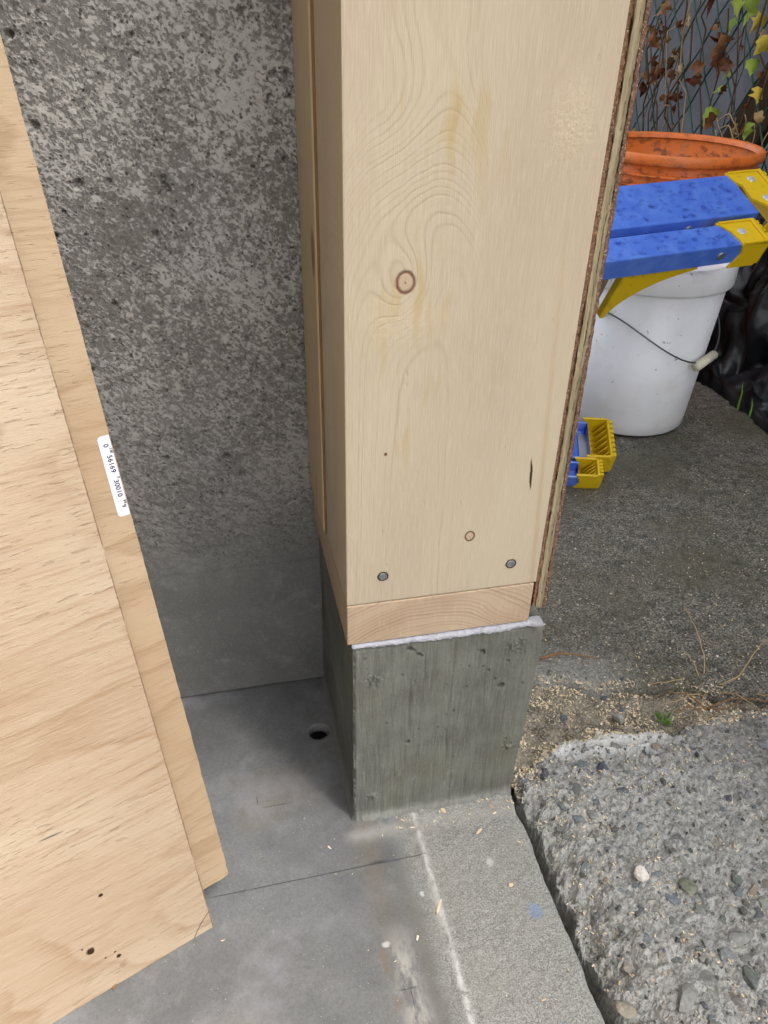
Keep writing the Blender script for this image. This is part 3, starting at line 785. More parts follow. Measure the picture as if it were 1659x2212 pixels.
PH = [(0.124, -0.065, 0.0030), (0.047, -0.011, 0.0022), (0.105, -0.024, 0.0019), (0.054, -0.018, 0.0017), (0.049, -0.115, 0.0019), (0.148, -0.160, 0.0014), (0.0495, -0.0125, 0.0012), (0.144, -0.145, 0.0013), (0.112, -0.046, 0.0012), (0.0565, -0.0195, 0.0011)]
_r = random.Random(3)
PH += [(_r.uniform(0.01, 0.145), -0.012 - 0.15 * _r.random() ** 1.5, 0.0004 + 0.0007 * _r.random() ** 2) for _ in range(46)]
PK = [(0.020, -0.038, 0.006), (0.131, -0.022, 0.007), (0.138, -0.140, 0.005), (0.020, -0.176, 0.0045)]
def plinth_x1(z): return 0.1535 - 0.0045 * sstep(-z, 0.05, 0.2)
def plinth_fn(x, z):
    # x runs 0..1 across the face
    X = 0.0045 + x * (plinth_x1(z) - 0.0045)
    y = fbm(X, z * 0.05, 330, 3, 91, 0.6) * 0.0009 + fbm(X, z * 0.12, 90, 3, 93) * 0.0014 + fbm(X, z, 26, 3, 95) * 0.0012
    y = y + 0.0004
    for (px, pz, r) in PH:
        d = np.hypot(X - px, (z - pz) * 0.9) / r
        y = y + np.minimum(r * 4.0, 0.010) * (1 - sstep(d, 0.85, 1.12))
    for (px, pz, r) in PK:
        d = np.hypot(X - px, z - pz) / r
        m = np.exp(-d * d)
        y = y + m * (fbm(X, z, 420, 3, 97, 0.7) * 0.0055 - 0.0006)
    e = np.minimum(X - 0.0045, plinth_x1(z) - X)
    y = y + 0.0018 * (1 - sstep(e, 0, 0.0022)) * (0.5 + 1.0 * vnoise(z * 300, X * 0, 5) + 0.5)
    y = y + 0.0016 * sstep(z, -0.0075, -0.0048)
    y = y - 0.003 * (1 - sstep(z, FL, FL + 0.007)) * (0.7 + fbm(X, z * 0, 150, 3, 99))
    return X, y, z
pl = empty('concrete_plinth', (0.08, 0.0, FL), 'dark grey board formed concrete plinth carrying the timber post', 'plinth')
U = np.linspace(0, 1, 300); V = np.append(np.arange(FL - 0.002, -0.0046, 0.0006), -0.0046)
link('face', grid_mesh('face', U, V, plinth_fn), M['plinth'], pl)
def side_fn(y, z):
    x = 0.0045 + fbm(y, z * 0.06, 260, 3, 111) * 0.0007 + fbm(y, z, 25, 3, 113) * 0.0016 + 0.0006
    x = x + 0.0016 * (1 - sstep(y, 0.0, 0.002))
    x = x - 0.003 * (1 - sstep(z, FL, FL + 0.006))
    return x, y, z
link('flank', grid_mesh('flank', nonuni([(0.0012, 0.20, 0.0014)]), np.append(np.arange(FL - 0.002, -0.0046, 0.002), -0.0046), side_fn), M['plinth'], pl)
MB().prism([(0.0070, 0.0045), (0.1525, 0.0045), (0.1525, 0.290), (0.0070, 0.290)], lambda x, y: (x, y, -0.0052), lambda x, y: (min(x, 0.1475), y, FL - 0.03)).build('core', M['plinth'], pl)
def top_fn(x, y): return x, y, -0.0049 + fbm(x, y, 150, 3, 121) * 0.0014
link('top', grid_mesh('top', np.linspace(0.0062, 0.1535, 60), np.linspace(0.0022, 0.290, 60), top_fn), M['plinth'], pl)

# ------------------------------------------------------------------ framed wall end: post, plate, sheathing
fr = empty('framed_wall', (0.07, 0.0, 0.0), 'new pine framed wall end standing on the concrete plinth', 'wall')
ht_ = 2.1
MB().box(0.0, W, 0.0, 0.0874, 0.0384, ht_).build('stud', M['stud'], fr, bevel=0.0011, seg=2)
tag(MB().box(-0.0024, W, 0.0903, 0.1700, 0.0384, ht_).build('stud', M['side2'], fr, bevel=0.003, seg=3), 'rear stud against the concrete wall with a brown knot')
MB().box(0.0, W - 0.0015, -0.0004, 0.1705, 0.0018, 0.0378).build('bottom_plate', M['plate'], fr, bevel=0.0007)
MB().box(-0.0014, 0.02, 0.0884, 0.0900, 0.0384, ht_).build('gap_shade_strip', M['gap_shade'], fr)  # dark strip standing in for the shadowed gap between the studs
for (nx, nz) in ((0.0252, 0.0612), (0.1180, 0.0585)):
    mb = MB().disc((nx, -0.0003, nz), (0.12, -1, 0.1), 0.0029, 0.0004, 18)
    nl = mb.build('nail', M['zinc'], fr)
    k = MB()
    for i in range(-2, 3):
        w_ = math.sqrt(max(0.0, 1 - (i / 3.0) ** 2)) * 0.0024
        k.box(nx - w_, nx + w_, -0.00115, -0.0006, nz + i * 0.00085 - 0.00018, nz + i * 0.00085 + 0.00018)
    k.build('knurling', M['zinc'], nl)
    rg = MB(); pts = []
    for q in range(15):
        a_ = q / 14 * 2 * math.pi; rr = 0.0034 + 0.0004 * rnd.random()
        pts.append((nx + rr * math.cos(a_), -0.0003, nz + rr * math.sin(a_)))
    rg.tube(pts, 0.00045, 4, False).build('torn_rim', M['board'], nl)
# the sheathing: layered plies seen on edge
def ply_layer(x0, x1, y0, amp, seed, zb=0.0125, fine=0.0018):
    """a thin upright layer whose cut front edge is rough"""
    def fn(u, z):
        xx = x0 + (x1 - x0) * np.clip((u - 0.2) / 0.6, 0, 1)
        rim = (u < 0.15) | (u > 0.85)
        y = y0 + np.abs(fbm(z, u * 3.0, 210, 4, seed, 0.65)) * amp + fbm(z, u * 0, 18, 2, seed + 7) * 0.0012
        jx = fbm(z, u * 5.0, 160, 3, seed + 3) * amp * 0.45
        y = np.where(rim, y + 0.3 * (u < 0.05) + 0.3 * (u > 0.95), y)
        return xx + np.where((x1 < 0.151) & False, 0, jx), y, z
    return grid_mesh('ply', np.array([0.0, 0.1, 0.2, 0.35, 0.5, 0.65, 0.8, 0.9, 1.0]), nonuni([(zb, 0.62, fine), (0.62, 2.1, 0.1)]), fn)
core = link('sheathing', ply_layer(0.1436, 0.1468, 0.0012, 0.0012, 201), M['v2'], fr)
core['label'] = 'layered plywood sheathing with rough cut edge'
link('veneer', ply_layer(0.1408, 0.1435, 0.0022, 0.0019, 211, 0.0135), M['v1'], core)
link('veneer', ply_layer(0.1470, 0.1490, 0.0016, 0.0016, 221, 0.0110), M['v3'], core)
link('veneer', ply_layer(0.1492, 0.1518, 0.0014, 0.0016, 231, 0.0118), M['v4'], core)
cap = MB(); cap.box(0.1410, 0.1515, 0.0040, 0.30, 0.0140, 0.0150); cap.build('underside', M['v2'], core)

# white foam gasket squeezed between plate and plinth
def foam_fn(u, v):
    x = 0.0035 + u * 0.1455
    sag = fbm(x, x * 0, 55, 3, 131)
    out = 0.0012 + 0.0020 * vnoise(x * 60, x * 0, 3) + 0.0050 * sstep(u, 0.93, 1.0) + 0.001
    a = v * math.pi
    top = 0.0012 + 0 * x
    bot = -0.0036 + sag * 0.0026 - 0.0012 * sstep(u, 0.25, 0.6) * (1 - sstep(u, 0.75, 0.95))
    zc = (top + bot) / 2; h = (top - bot) / 2
    n = fbm(x, v * 0.03, 480, 3, 133, 0.6) * 0.0011
    y = 0.004 - (out + 0.004) * np.clip(np.sin(a), 0, 1) ** 0.5 + n
    z = zc + h * np.cos(a) + fbm(x, v * 0.02, 300, 2, 135) * 0.0008
    z = z + 0.004 * sstep(u, 0.955, 1.0) * (z < 0)
    return x, y, z
fo = link('foam_gasket', grid_mesh('foam_gasket', np.linspace(0, 1, 240), np.linspace(0, 1, 14), foam_fn), M['foam'], None, (0.07, 0, -0.004))
tag(fo, 'strip of white foam squeezed out between pine plate and concrete plinth', 'gasket')

# ------------------------------------------------------------------ plywood sheets leaning at the left
def sheet(corner, outline, t, mat, label, group):
    d = Vector((-0.926, -0.378, 0)).normalized(); n = Vector((-0.378, 0.926, 0)).normalized()
    lean = RAD(16.5)
    e = Vector((0, 0, 1)) * math.cos(lean) + n * math.sin(lean)
    Y = e.cross(d)
    root = bpy.data.objects.new('plywood_sheet', None); col.objects.link(root); root.empty_display_size = 0.02
    o_ = Vector((-0.1180, -0.0680, FL + 0.0006)) + d * corner[0] - Y * corner[1] + e * corner[2]
    root.matrix_world = Matrix(((d.x, Y.x, e.x, o_.x), (d.y, Y.y, e.y, o_.y), (d.z, Y.z, e.z, o_.z), (0, 0, 0, 1)))
    tag(root, label, 'plywood', group)
    mb = MB().prism(outline, lambda x, z: (x, 0, z), lambda x, z: (x, -t, z))
    me = mb.mesh('panel')
    o = bpy.data.objects.new('panel', me); col.objects.link(o); o.parent = root; me.materials.append(mat)
    return root
def local(name, mb, mat, parent, bevel=0):
    me = mb.mesh(name, bevel) if isinstance(mb, MB) else mb
    o = bpy.data.objects.new(name, me); col.objects.link(o); o.parent = parent; me.materials.append(mat); return o
q = random.Random(11)
def jag(n, z0, z1, amp):
    return [(amp * (q.random() - 0.5) + (amp * 1.5 if q.random() < 0.04 else 0), z0 + (z1 - z0) * i / n) for i in range(n + 1)]
right1 = jag(230, 0.0, 0.70, 0.00035)
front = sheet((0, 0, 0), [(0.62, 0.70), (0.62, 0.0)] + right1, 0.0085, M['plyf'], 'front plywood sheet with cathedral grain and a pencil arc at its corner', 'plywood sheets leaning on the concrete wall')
right2 = [(0.030, 0.0), (0.0150, 0.0004), (0.0060, 0.0003), (0.0008, 0.0012), (0.0002, 0.0040), (0.0006, 0.0100), (0.0001, 0.0130)] + jag(210, 0.015, 0.70, 0.0003)
back = sheet((-0.0235, 0.0088, 0.0285), [(0.30, 0.70), (0.30, 0.0)] + right2, 0.0115, M['plyb'], 'rear plywood sheet with a chipped corner and a white number label', 'plywood sheets leaning on the concrete wall')
# splinters torn up along the saw cut of the front sheet
sp = MB()
for i in range(46):
    z = 0.70 * q.random(); L = 0.0015 + 0.006 * q.random() ** 3; w = 0.00025 + 0.0004 * q.random()
    x = 0.0002 + 0.002 * q.random(); a = q.uniform(-0.6, 0.6); lift = 0.0006 + 0.0014 * q.random()
    sp.add([(x + L, 0.0002, z), (x + L, 0.0002, z + w), (x - L * 0.3 * q.random(), lift, z + math.sin(a) * L * 0.5 + w * 0.5)], [(0, 1, 2)])
so = local('splinter', sp.mesh('splinter', recalc=False), M['fibre'], front); so['kind'] = 'stuff'
# label
lb = MB(); pts = []
for k in range(7):
    a = RAD(15 * k); pts.append((0.0056 + 0.0024 * math.sin(a), 0.3206 - 0.0024 * math.cos(a)))
for k in range(7):
    a = RAD(15 * k); pts.append((0.0056 + 0.0024 * math.cos(a), 0.3690 + 0.0024 * math.sin(a)))
pts += [(0.0006, 0.3714), (0.0006, 0.3182)]
lb.prism(pts, lambda x, z: (x, 0.00010, z), lambda x, z: (x, 0.00024, z))
lab = local('label', lb, M['paper'], back); lab.location.z = -0.0150
def text(parent, s, x, z, size, mat):
    cu = bpy.data.curves.new('lettering', 'FONT'); cu.body = s; cu.size = size; cu.align_y = 'CENTER'; cu.space_character = 1.06; cu.offset = 0.00009
    ob = bpy.data.objects.new('tmp', cu); col.objects.link(ob)
    dg = bpy.context.evaluated_depsgraph_get()
    me = bpy.data.meshes.new_from_object(ob.evaluated_get(dg))
    bpy.data.objects.remove(ob); bpy.data.curves.remove(cu)
    # text runs down the sheet, letter tops towards the right edge
    for v in me.vertices:
        tx, ty = v.co.x, v.co.y
        v.co = (x - ty, 0.00034, z - tx)
    me.name = 'lettering'
    return local('lettering', me, mat, parent)
text(lab, '0', 0.0040, 0.3662, 0.0044, M['ink'])
text(lab, '56169', 0.0036, 0.3588, 0.0044, M['ink'])
text(lab, '30010', 0.0036, 0.3426, 0.0044, M['ink'])
text(lab, '9', 0.0030, 0.3256, 0.0040, M['ink'])
for (z, w) in ((0.3626, 0.0004), (0.3616, 0.0004), (0.3608, 0.0007), (0.3599, 0.0004), (0.3440, 0.0004), (0.3433, 0.0004), (0.3279, 0.0008), (0.3269, 0.0004), (0.3262, 0.0005)):
    local('bar', MB().box(0.0007, 0.0024, 0.00026, 0.00034, z - w / 2, z + w / 2), M['ink'], lab)
for i in range(16):
    z = 0.3225 + 0.046 * q.random(); w = 0.0006 + 0.0014 * q.random(); x = 0.0052 + 0.0015 * q.random()
    local('faded_print', MB().box(x, x + 0.0005 + 0.0006 * q.random(), 0.00026, 0.00030, z, z + w), M['ghost'], lab)

# ------------------------------------------------------------------ pebbles bedded in the broken pavement
def pebble_mesh(seed, sub=2, sq=0.6):
    bm = bmesh.new(); bmesh.ops.create_icosphere(bm, subdivisions=sub, radius=1.0)
    r = random.Random(seed); pl_ = [(Vector((r.gauss(0, 1), r.gauss(0, 1), r.gauss(0, 1))).normalized(), r.uniform(0.45, 0.85)) for _ in range(10)]
    for v in bm.verts:
        for (n, d) in pl_:
            k = v.co.dot(n)
            if k > d: v.co -= n * (k - d) * 0.97
        v.co.z *= sq
    me = bmesh_of('pebble', bm)
    me.materials.append(M['pebble']); return me
PM = [pebble_mesh(i) for i in range(8)]
PEB = [(0.2733, -0.0772, 0.0076), (0.2668, -0.0963, 0.0079), (0.2288, -0.0774, 0.0071), (0.2159, -0.0812, 0.0037), (0.2451, -0.0568, 0.006), (0.2111, -0.0377, 0.0079), (0.2081, -0.0109, 0.0081), (0.3708, 0.0063, 0.0058), (0.2399, -0.1212, 0.0064), (0.2892, -0.1063, 0.0066), (0.3026, -0.1055, 0.005), (0.3011, -0.1177, 0.0065), (0.2954, -0.1277, 0.0056), (0.3065, -0.13, 0.0064), (0.331, -0.1105, 0.005), (0.3081, -0.1396, 0.0063), (0.2978, -0.1481, 0.007), (0.2734, -0.1611, 0.0084), (0.271, -0.1449, 0.0039), (0.2074, -0.1623, 0.006), (0.2191, -0.1662, 0.0059), (0.2328, -0.1778, 0.0103), (0.211, -0.1926, 0.0121), (0.1660, -0.1874, 0.0078), (0.2636, -0.1885, 0.0088), (0.2455, -0.1986, 0.0093), (0.2637, -0.2051, 0.0043), (0.2324, -0.2091, 0.0042), (0.1775, -0.141, 0.0038), (0.1762, -0.1299, 0.0046), (0.2089, -0.1255, 0.0071), (0.1834, -0.0817, 0.0058), (0.2, -0.0878, 0.0041), (0.1824, -0.0497, 0.006), (0.1999, -0.0732, 0.0029), (0.1841, -0.0644, 0.0025), (0.2315, -0.054, 0.0035)]
q = random.Random(23)
def zat(f, x, y): return float(f(np.array([x]), np.array([y]))[0])
spots = list(PEB)
tries = 0
while len(spots) < 298 and tries < 20000:
    tries += 1
    x = q.uniform(0.166, 0.46); y = q.uniform(-0.26, 0.035)
    r = 0.0017 + 0.0062 * q.random() ** 1.7
    dens = (1.0 if y < -0.07 else 0.40) * (0.35 + 1.3 * max(0.0, min(1.0, 0.5 + 1.6 * float(fbm(np.array([x]), np.array([y]), 22, 2, 301)[0]))))
    if q.random() > dens or x > 0.36 and q.random() < 0.6: continue
    if all((x - a) ** 2 + (y - b) ** 2 > ((r + c) * 0.95) ** 2 for a, b, c in spots): spots.append((x, y, r))
for (x, y, r) in spots:
    o = bpy.data.objects.new('pebble', PM[q.randrange(8)]); col.objects.link(o); o.parent = tag_near
    el = q.uniform(0.75, 1.15)
    o.scale = (r * el, r / el, r * q.uniform(0.5, 0.8)); o.rotation_euler = (q.uniform(-0.3, 0.3), q.uniform(-0.3, 0.3), q.uniform(0, 6.28))
    o.location = (x, y, zat(near_z, x, y) - r * q.uniform(0.0, 0.22))
def scatter_grit(n, region, zf, rlo, rhi, seed, mat, name, parent, sub=1):
    r_ = np.random.default_rng(seed); bm = bmesh.new(); bmesh.ops.create_icosphere(bm, subdivisions=sub, radius=1.0)
    bv = np.array([v.co[:] for v in bm.verts]); bf = [tuple(v.index for v in f.verts) for f in bm.faces]; bm.free()
    xs, ys = region(r_, n); zs = zf(xs, ys); R = rlo + (rhi - rlo) * r_.random(n) ** 3
    V = []; Fc = []
    for i in range(n):
        s = bv * R[i] * r_.uniform(0.6, 1.25, 3) * (1 + 0.25 * r_.standard_normal((len(bv), 1)))
        k = len(V) * len(bv); V.append(s + (xs[i], ys[i], zs[i] + R[i] * 0.15)); Fc += [tuple(a + k for a in f) for f in bf]
    me = pydata(name, np.concatenate(V), Fc)
    o = link(name, me, mat, parent); o['kind'] = 'stuff'; return o
scatter_grit(1700, lambda r, n: (0.160 + 0.30 * r.random(n) ** 1.2, r.uniform(-0.26, 0.05, n)), near_z, 0.0004, 0.0017, 1, M['grit'], 'fine_aggregate', tag_near)
scatter_grit(900, lambda r, n: (r.uniform(0.16, 0.45, n), r.uniform(0.0, 0.15, n)), lambda x, y: np.maximum(np.maximum(dirt_z(x, y), near_z(x, y)), far_z(x, y)), 0.0004, 0.0019, 2, M['grit'], 'grit', None)['label'] = 'loose grit in the sawdust filled break'

scatter_grit(320, lambda r, n: (0.164 + 0.26 * r.random(n), r.uniform(-0.26, 0.03, n)), near_z, 0.0013, 0.0036, 3, M['grit'], 'small_aggregate', tag_near, 1)

def stone(name, x, y, r, mat, label, seed, sq=0.65, zoff=0.35, zf=near_z, sub=2):
    me = pebble_mesh(seed, sub, sq); me.materials.clear(); me.materials.append(mat)
    o = bpy.data.objects.new(name, me); col.objects.link(o)
    o.location = (x, y, zat(zf, x, y) + r * zoff); o.scale = (r, r, r); o.rotation_euler = (0.2, 0.15, seed)
    return tag(o, label, 'stone', 'loose stones on the broken pavement')
topz = lambda x, y: np.maximum(np.maximum(dirt_z(x, y), near_z(x, y)), far_z(x, y))
stone('stone', 0.2233, -0.0998, 0.0068, M['s_white'], 'angular white stone lying on the broken pavement', 31, 0.7, 0.42)
stone('stone', 0.2406, 0.0069, 0.0068, M['s_blue'], 'round dark blue pebble near the worn pale crown', 32, 0.8, 0.35)
stone('stone', 0.2884, 0.0649, 0.0076, M['s_grey'], 'grey angular stone in the sawdust filled break', 33, 0.8, 0.4, topz)
stone('stone', 0.2581, -0.1157, 0.0090, M['s_olive'], 'flat olive stone chip right of the white stone', 34, 0.35, 0.15)
stone('stone', 0.2600, 0.0520, 0.0040, M['s_white'], 'small white chip at the back edge of the pavement', 35, 0.4, 0.35, topz)
stone('stone', 0.2378, 0.0818, 0.0050, M['s_blue'], 'bluish slate chip in the sawdust beside the plinth', 36, 0.35, 0.3, topz)
stone('stone', 0.2895, 0.0985, 0.0055, M['s_blue'], 'bluish flake leaning on the edge of the driveway', 37, 0.4, 0.3, topz)
stone('stone', 0.2992, 0.0775, 0.0034, M['s_blue'], 'small dark pebble behind the grey angular stone', 38, 0.8, 0.4, topz)
stone('stone', -0.0375, 0.012, 0.0022, M['s_grey'], 'tiny pale crumb on the floor beside the plinth', 39, 0.8, 0.5, lambda x, y: x * 0 + FL)

# ------------------------------------------------------------------ sawdust
def flakes(n, region, zf, seed, Llo, Lhi, name, label):
    r = np.random.default_rng(seed); xs, ys = region(r, n); zs = zf(xs, ys); V = []; Fc = []
    for i in range(n):
        L = Llo + (Lhi - Llo) * r.random() ** 2.5; w = L * r.uniform(0.18, 0.5); a = r.uniform(0, 6.28); c, s = math.cos(a), math.sin(a)
        curl = L * r.uniform(-0.1, 0.45); tl = r.uniform(-0.35, 0.35); k = len(V)
        for t_, h in ((-0.5, curl * 0.6), (0.0, 0.0), (0.5, curl)):
            for sd_ in (-0.5, 0.5):
                px, py = t_ * L, sd_ * w
                V.append((xs[i] + px * c - py * s, ys[i] + px * s + py * c, zs[i] + 0.0004 + h + abs(tl) * L * 0.3 + tl * py * 1.2))
        Fc += [(k, k + 2, k + 3, k + 1), (k + 2, k + 4, k + 5, k + 3)]
    o = link(name, pydata(name, V, Fc), M['saw'])
    tag(o, label, None, None, 'stuff'); return o
def clump(reg, f, thr, seed):
    def g(r, n):
        x, y = reg(r, n * 5); m = fbm(x, y, f, 3, seed) + r.normal(0, 0.12, len(x)) > thr
        x, y = x[m], y[m]
        while len(x) < n: x = np.concatenate([x, x + 0.0012]); y = np.concatenate([y, y - 0.0013])
        return x[:n], y[:n]
    return g
def reg_trench(r, n):
    x = 0.158 + 0.30 * r.random(n) ** 1.5
    lo = np.interp(x, NX, NY); hi = np.interp(x, BX, BY)
    return x, lo - 0.012 + (hi - lo + 0.02) * r.random(n)
flakes(4200, clump(reg_trench, 45, -0.10, 79), topz, 71, 0.0006, 0.0040, 'sawdust', 'pale sawdust heaped in the break between pavement and driveway')
def reg_near(r, n):
    x = 0.160 + 0.30 * r.random(n) ** 1.1; y = -0.26 + 0.31 * r.random(n) ** 0.75
    return x, y
flakes(3200, clump(reg_near, 55, 0.02, 77), near_z, 72, 0.0006, 0.0030, 'sawdust', 'sawdust flecks caught between the pebbles of the pavement')
flakes(3800, lambda r, n: (0.16 + 0.55 * r.random(n) ** 1.3, np.interp(0.3, BX, BY) - 0.02 + 0.42 * r.random(n) ** 1.5), lambda x, y: np.maximum(far_z(x, y), dirt_z(x, y)), 73, 0.0007, 0.0030, 'sawdust', 'sawdust flecks blown over the mossy driveway')
fz = lambda x, y: np.full_like(x, FL + 0.0006)
flakes(36, lambda r, n: (r.uniform(-0.20, 0.145, n), r.uniform(-0.30, 0.0, n)), fz, 74, 0.0008, 0.0040, 'sawdust', 'scattered sawdust flecks on the garage floor')
flakes(60, lambda r, n: (r.uniform(0.02, 0.148, n), -0.020 * r.random(n)), fz, 75, 0.0008, 0.0040, 'sawdust', 'sawdust flecks along the foot of the plinth')
flakes(30, lambda r, n: (-0.21 + 0.05 * r.random(n), -0.075 + 0.02 * r.random(n)), fz, 76, 0.0008, 0.0030, 'sawdust', 'sawdust flecks beside the wood splinters')

def chip(name, x, y, L, w, a, label, mat='saw', z=FL, h=0.0012):
    c, s = math.cos(a), math.sin(a); mb = MB()
    pts_ = [(-0.5, -0.25), (-0.35, 0.35), (0.1, 0.5), (0.5, 0.15), (0.42, -0.4), (0.0, -0.5)]
    P = [(x + px * L * c - py * w * s, y + px * L * s + py * w * c) for px, py in pts_]
    mb.prism(P, lambda a_, b_: (a_, b_, z + 0.0004), lambda a_, b_: (a_, b_, z + 0.0004 + h))
    return tag(mb.build(name, M[mat], None, (x, y, z), bevel=0.0002), label, 'wood chip', 'wood chips on the floor')
chip('wood_splinter', -0.1850, -0.0880, 0.014, 0.0028, 1.35, 'long split wood splinter lying below the front plywood sheet')
chip('wood_splinter', -0.1885, -0.0960, 0.009, 0.0026, 1.2, 'short tan splinter at the lower end of the long one', 'twig')
chip('wood_chip', 0.0560, -0.0885, 0.013, 0.0026, 1.0, 'slim pale wood chip lying across the raised cement bead')
chip('wood_chip', 0.1080, -0.0315, 0.008, 0.0024, 0.6, 'tan wood chip on the apron below the plinth')
chip('wood_chip', 0.1180, -0.083, 0.0045, 0.0030, 0.2, 'square pale wood chip on the apron near the gap')
chip('wood_chip', 0.0835, 0.0005 - 0.006, 0.006, 0.0035, 2.0, 'cream wood chip against the foot of the plinth')

# ------------------------------------------------------------------ dry stems, twig, sprig
def stems(name, root, ends, r0_, mat, label, cat, leaf=None):
    t_ = empty(name, root, label, cat)
    for e in ends:
        pts_ = []; A = Vector(root); B = Vector(e[-1]); mids = [A] + [Vector(p) for p in e]
        for i in range(len(mids) - 1):
            for k in range(4):
                p = mids[i].lerp(mids[i + 1], k / 4); pts_.append(p + Vector((q.gauss(0, 1), q.gauss(0, 1), q.gauss(0, 1))) * 0.0005)
        pts_.append(B)
        n = len(pts_); MB().tube(pts_, [r0_ * (1 - 0.65 * i / (n - 1)) for i in range(n)], 5).build('stem', mat, t_, smooth=True)
    return t_
R_ = (0.398, 0.083, -0.214)
stems('dry_weed', R_, [[(0.408, 0.112, -0.192), (0.412, 0.142, -0.178), (0.408, 0.165, -0.165)], [(0.425, 0.075, -0.19), (0.445, 0.085, -0.165), (0.485, 0.110, -0.165)], [(0.425, 0.085, -0.208), (0.448, 0.060, -0.207), (0.480, 0.055, -0.206)], [(0.380, 0.064, -0.2), (0.365, 0.045, -0.199)], [(0.415, 0.062, -0.20), (0.425, 0.045, -0.199)], [(0.39, 0.105, -0.19), (0.386, 0.12, -0.186)], [(0.375, 0.095, -0.203), (0.34, 0.096, -0.205)], [(0.36, 0.072, -0.207), (0.335, 0.068, -0.206)]], 0.0009, M['stem'], 'dried straw coloured weed rooted in the driveway crack', 'weed')
stems('dry_weed', (0.385, 0.060, -0.214), [[(0.41, 0.06, -0.203), (0.455, 0.045, -0.202)], [(0.36, 0.062, -0.206), (0.345, 0.055, -0.205)], [(0.40, 0.05, -0.205), (0.43, 0.058, -0.203)], [(0.372, 0.078, -0.206), (0.35, 0.083, -0.206)]], 0.0011, M['twig'], 'reddish brown fallen stalks lying along the driveway crack', 'weed')
stems('twig', (0.2360, 0.1490, -0.1985), [[(0.262, 0.150, -0.1965), (0.275, 0.146, -0.197), (0.299, 0.137, -0.1995)]], 0.0019, M['twig'], 'thin brown twig lying on the driveway edge beside the plinth', 'twig')
sg = empty('green_sprig', (0.330, 0.0515, -0.212), 'tiny green weed sprig growing from the break', 'weed')
for i in range(11):
    a = i * 2.4; L = 0.004 + 0.005 * q.random(); zt = 0.003 + 0.007 * q.random(); c, s = math.cos(a), math.sin(a); w = 0.0011
    x0, y0, z0 = 0.330 + c * 0.002, 0.0515 + s * 0.002, -0.213
    MB().add([(x0 - s * w * .4, y0 + c * w * .4, z0), (x0 + s * w * .4, y0 - c * w * .4, z0), (x0 + c * L * .6 + s * w, y0 + s * L * .6 - c * w, z0 + zt), (x0 + c * L, y0 + s * L, z0 + zt * .9), (x0 + c * L * .6 - s * w, y0 + s * L * .6 + c * w, z0 + zt)], [(0, 1, 2, 3, 4)]).build('leaf', M['green'], sg)

# ------------------------------------------------------------------ buckets
WB = (0.612, 0.700, -0.2015)
wb = empty('white_bucket', WB, 'white plastic bucket with wire handle standing on the driveway', 'bucket')
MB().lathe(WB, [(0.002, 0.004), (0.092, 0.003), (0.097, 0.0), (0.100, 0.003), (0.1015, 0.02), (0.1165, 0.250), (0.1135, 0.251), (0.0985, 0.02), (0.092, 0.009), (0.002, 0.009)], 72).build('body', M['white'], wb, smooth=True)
lid = MB().lathe(WB, [(0.002, 0.257), (0.108, 0.257), (0.1115, 0.2605), (0.1150, 0.2735), (0.1180, 0.276), (0.1225, 0.2745), (0.1242, 0.270), (0.1242, 0.241), (0.1225, 0.2385), (0.1185, 0.2385), (0.1170, 0.2505)], 72).build('lid', M['white'], wb, smooth=True)
ea = Vector((-0.88, -0.475, 0)).normalized(); sdv = Vector((0.475, -0.88, 0)).normalized(); C0 = Vector(WB)
zE = 0.205
hp = []
for i in range(29):
    a = math.pi * i / 28
    k = math.sin(a)
    hp.append(C0 + ea * (0.1215 * math.cos(a)) + sdv * (0.122 * k ** 0.9) + Vector((0, 0, zE - 0.074 * k ** 1.7)))
hd = MB().tube(hp, 0.0013, 6).build('handle', M['wire'], wb, smooth=True)
MB().tube([hp[14] + ea * 0.024 + Vector((0, 0, -0.004)), hp[14] - ea * 0.026 + Vector((0, 0, 0.004))], 0.0072, 14).build('grip', M['grip'], hd, smooth=True, bevel=0.0)
for sgn in (1, -1):
    MB().disc(C0 + ea * (sgn * 0.1125) + Vector((0, 0, zE)), ea * sgn, 0.012, 0.007, 20).build('ear', M['white'], wb)

OB = (0.750, 0.935, -0.205)
ob = empty('orange_bucket', OB, 'dirty orange plastic bucket standing open in front of the fence', 'bucket')
MB().lathe(OB, [(0.002, 0.004), (0.118, 0.0), (0.121, 0.003), (0.1415, 0.30), (0.1420, 0.384), (0.1395, 0.386), (0.1385, 0.30), (0.1185, 0.012), (0.002, 0.012)], 80).build('body', M['orange'], ob, smooth=True)
MB().lathe(OB, [(0.1375, 0.385), (0.1405, 0.392), (0.146, 0.394), (0.1505, 0.391), (0.1515, 0.384), (0.1505, 0.378), (0.146, 0.377), (0.1425, 0.380)], 80).build('rim', M['orange'], ob, smooth=True)
for zc in (0.360, 0.343, 0.318):
    MB().lathe(OB, [(0.1412, zc + 0.004), (0.1485, zc + 0.0022), (0.1485, zc - 0.0004), (0.1408, zc - 0.002)], 80).build('rib', M['orange'], ob, smooth=True)

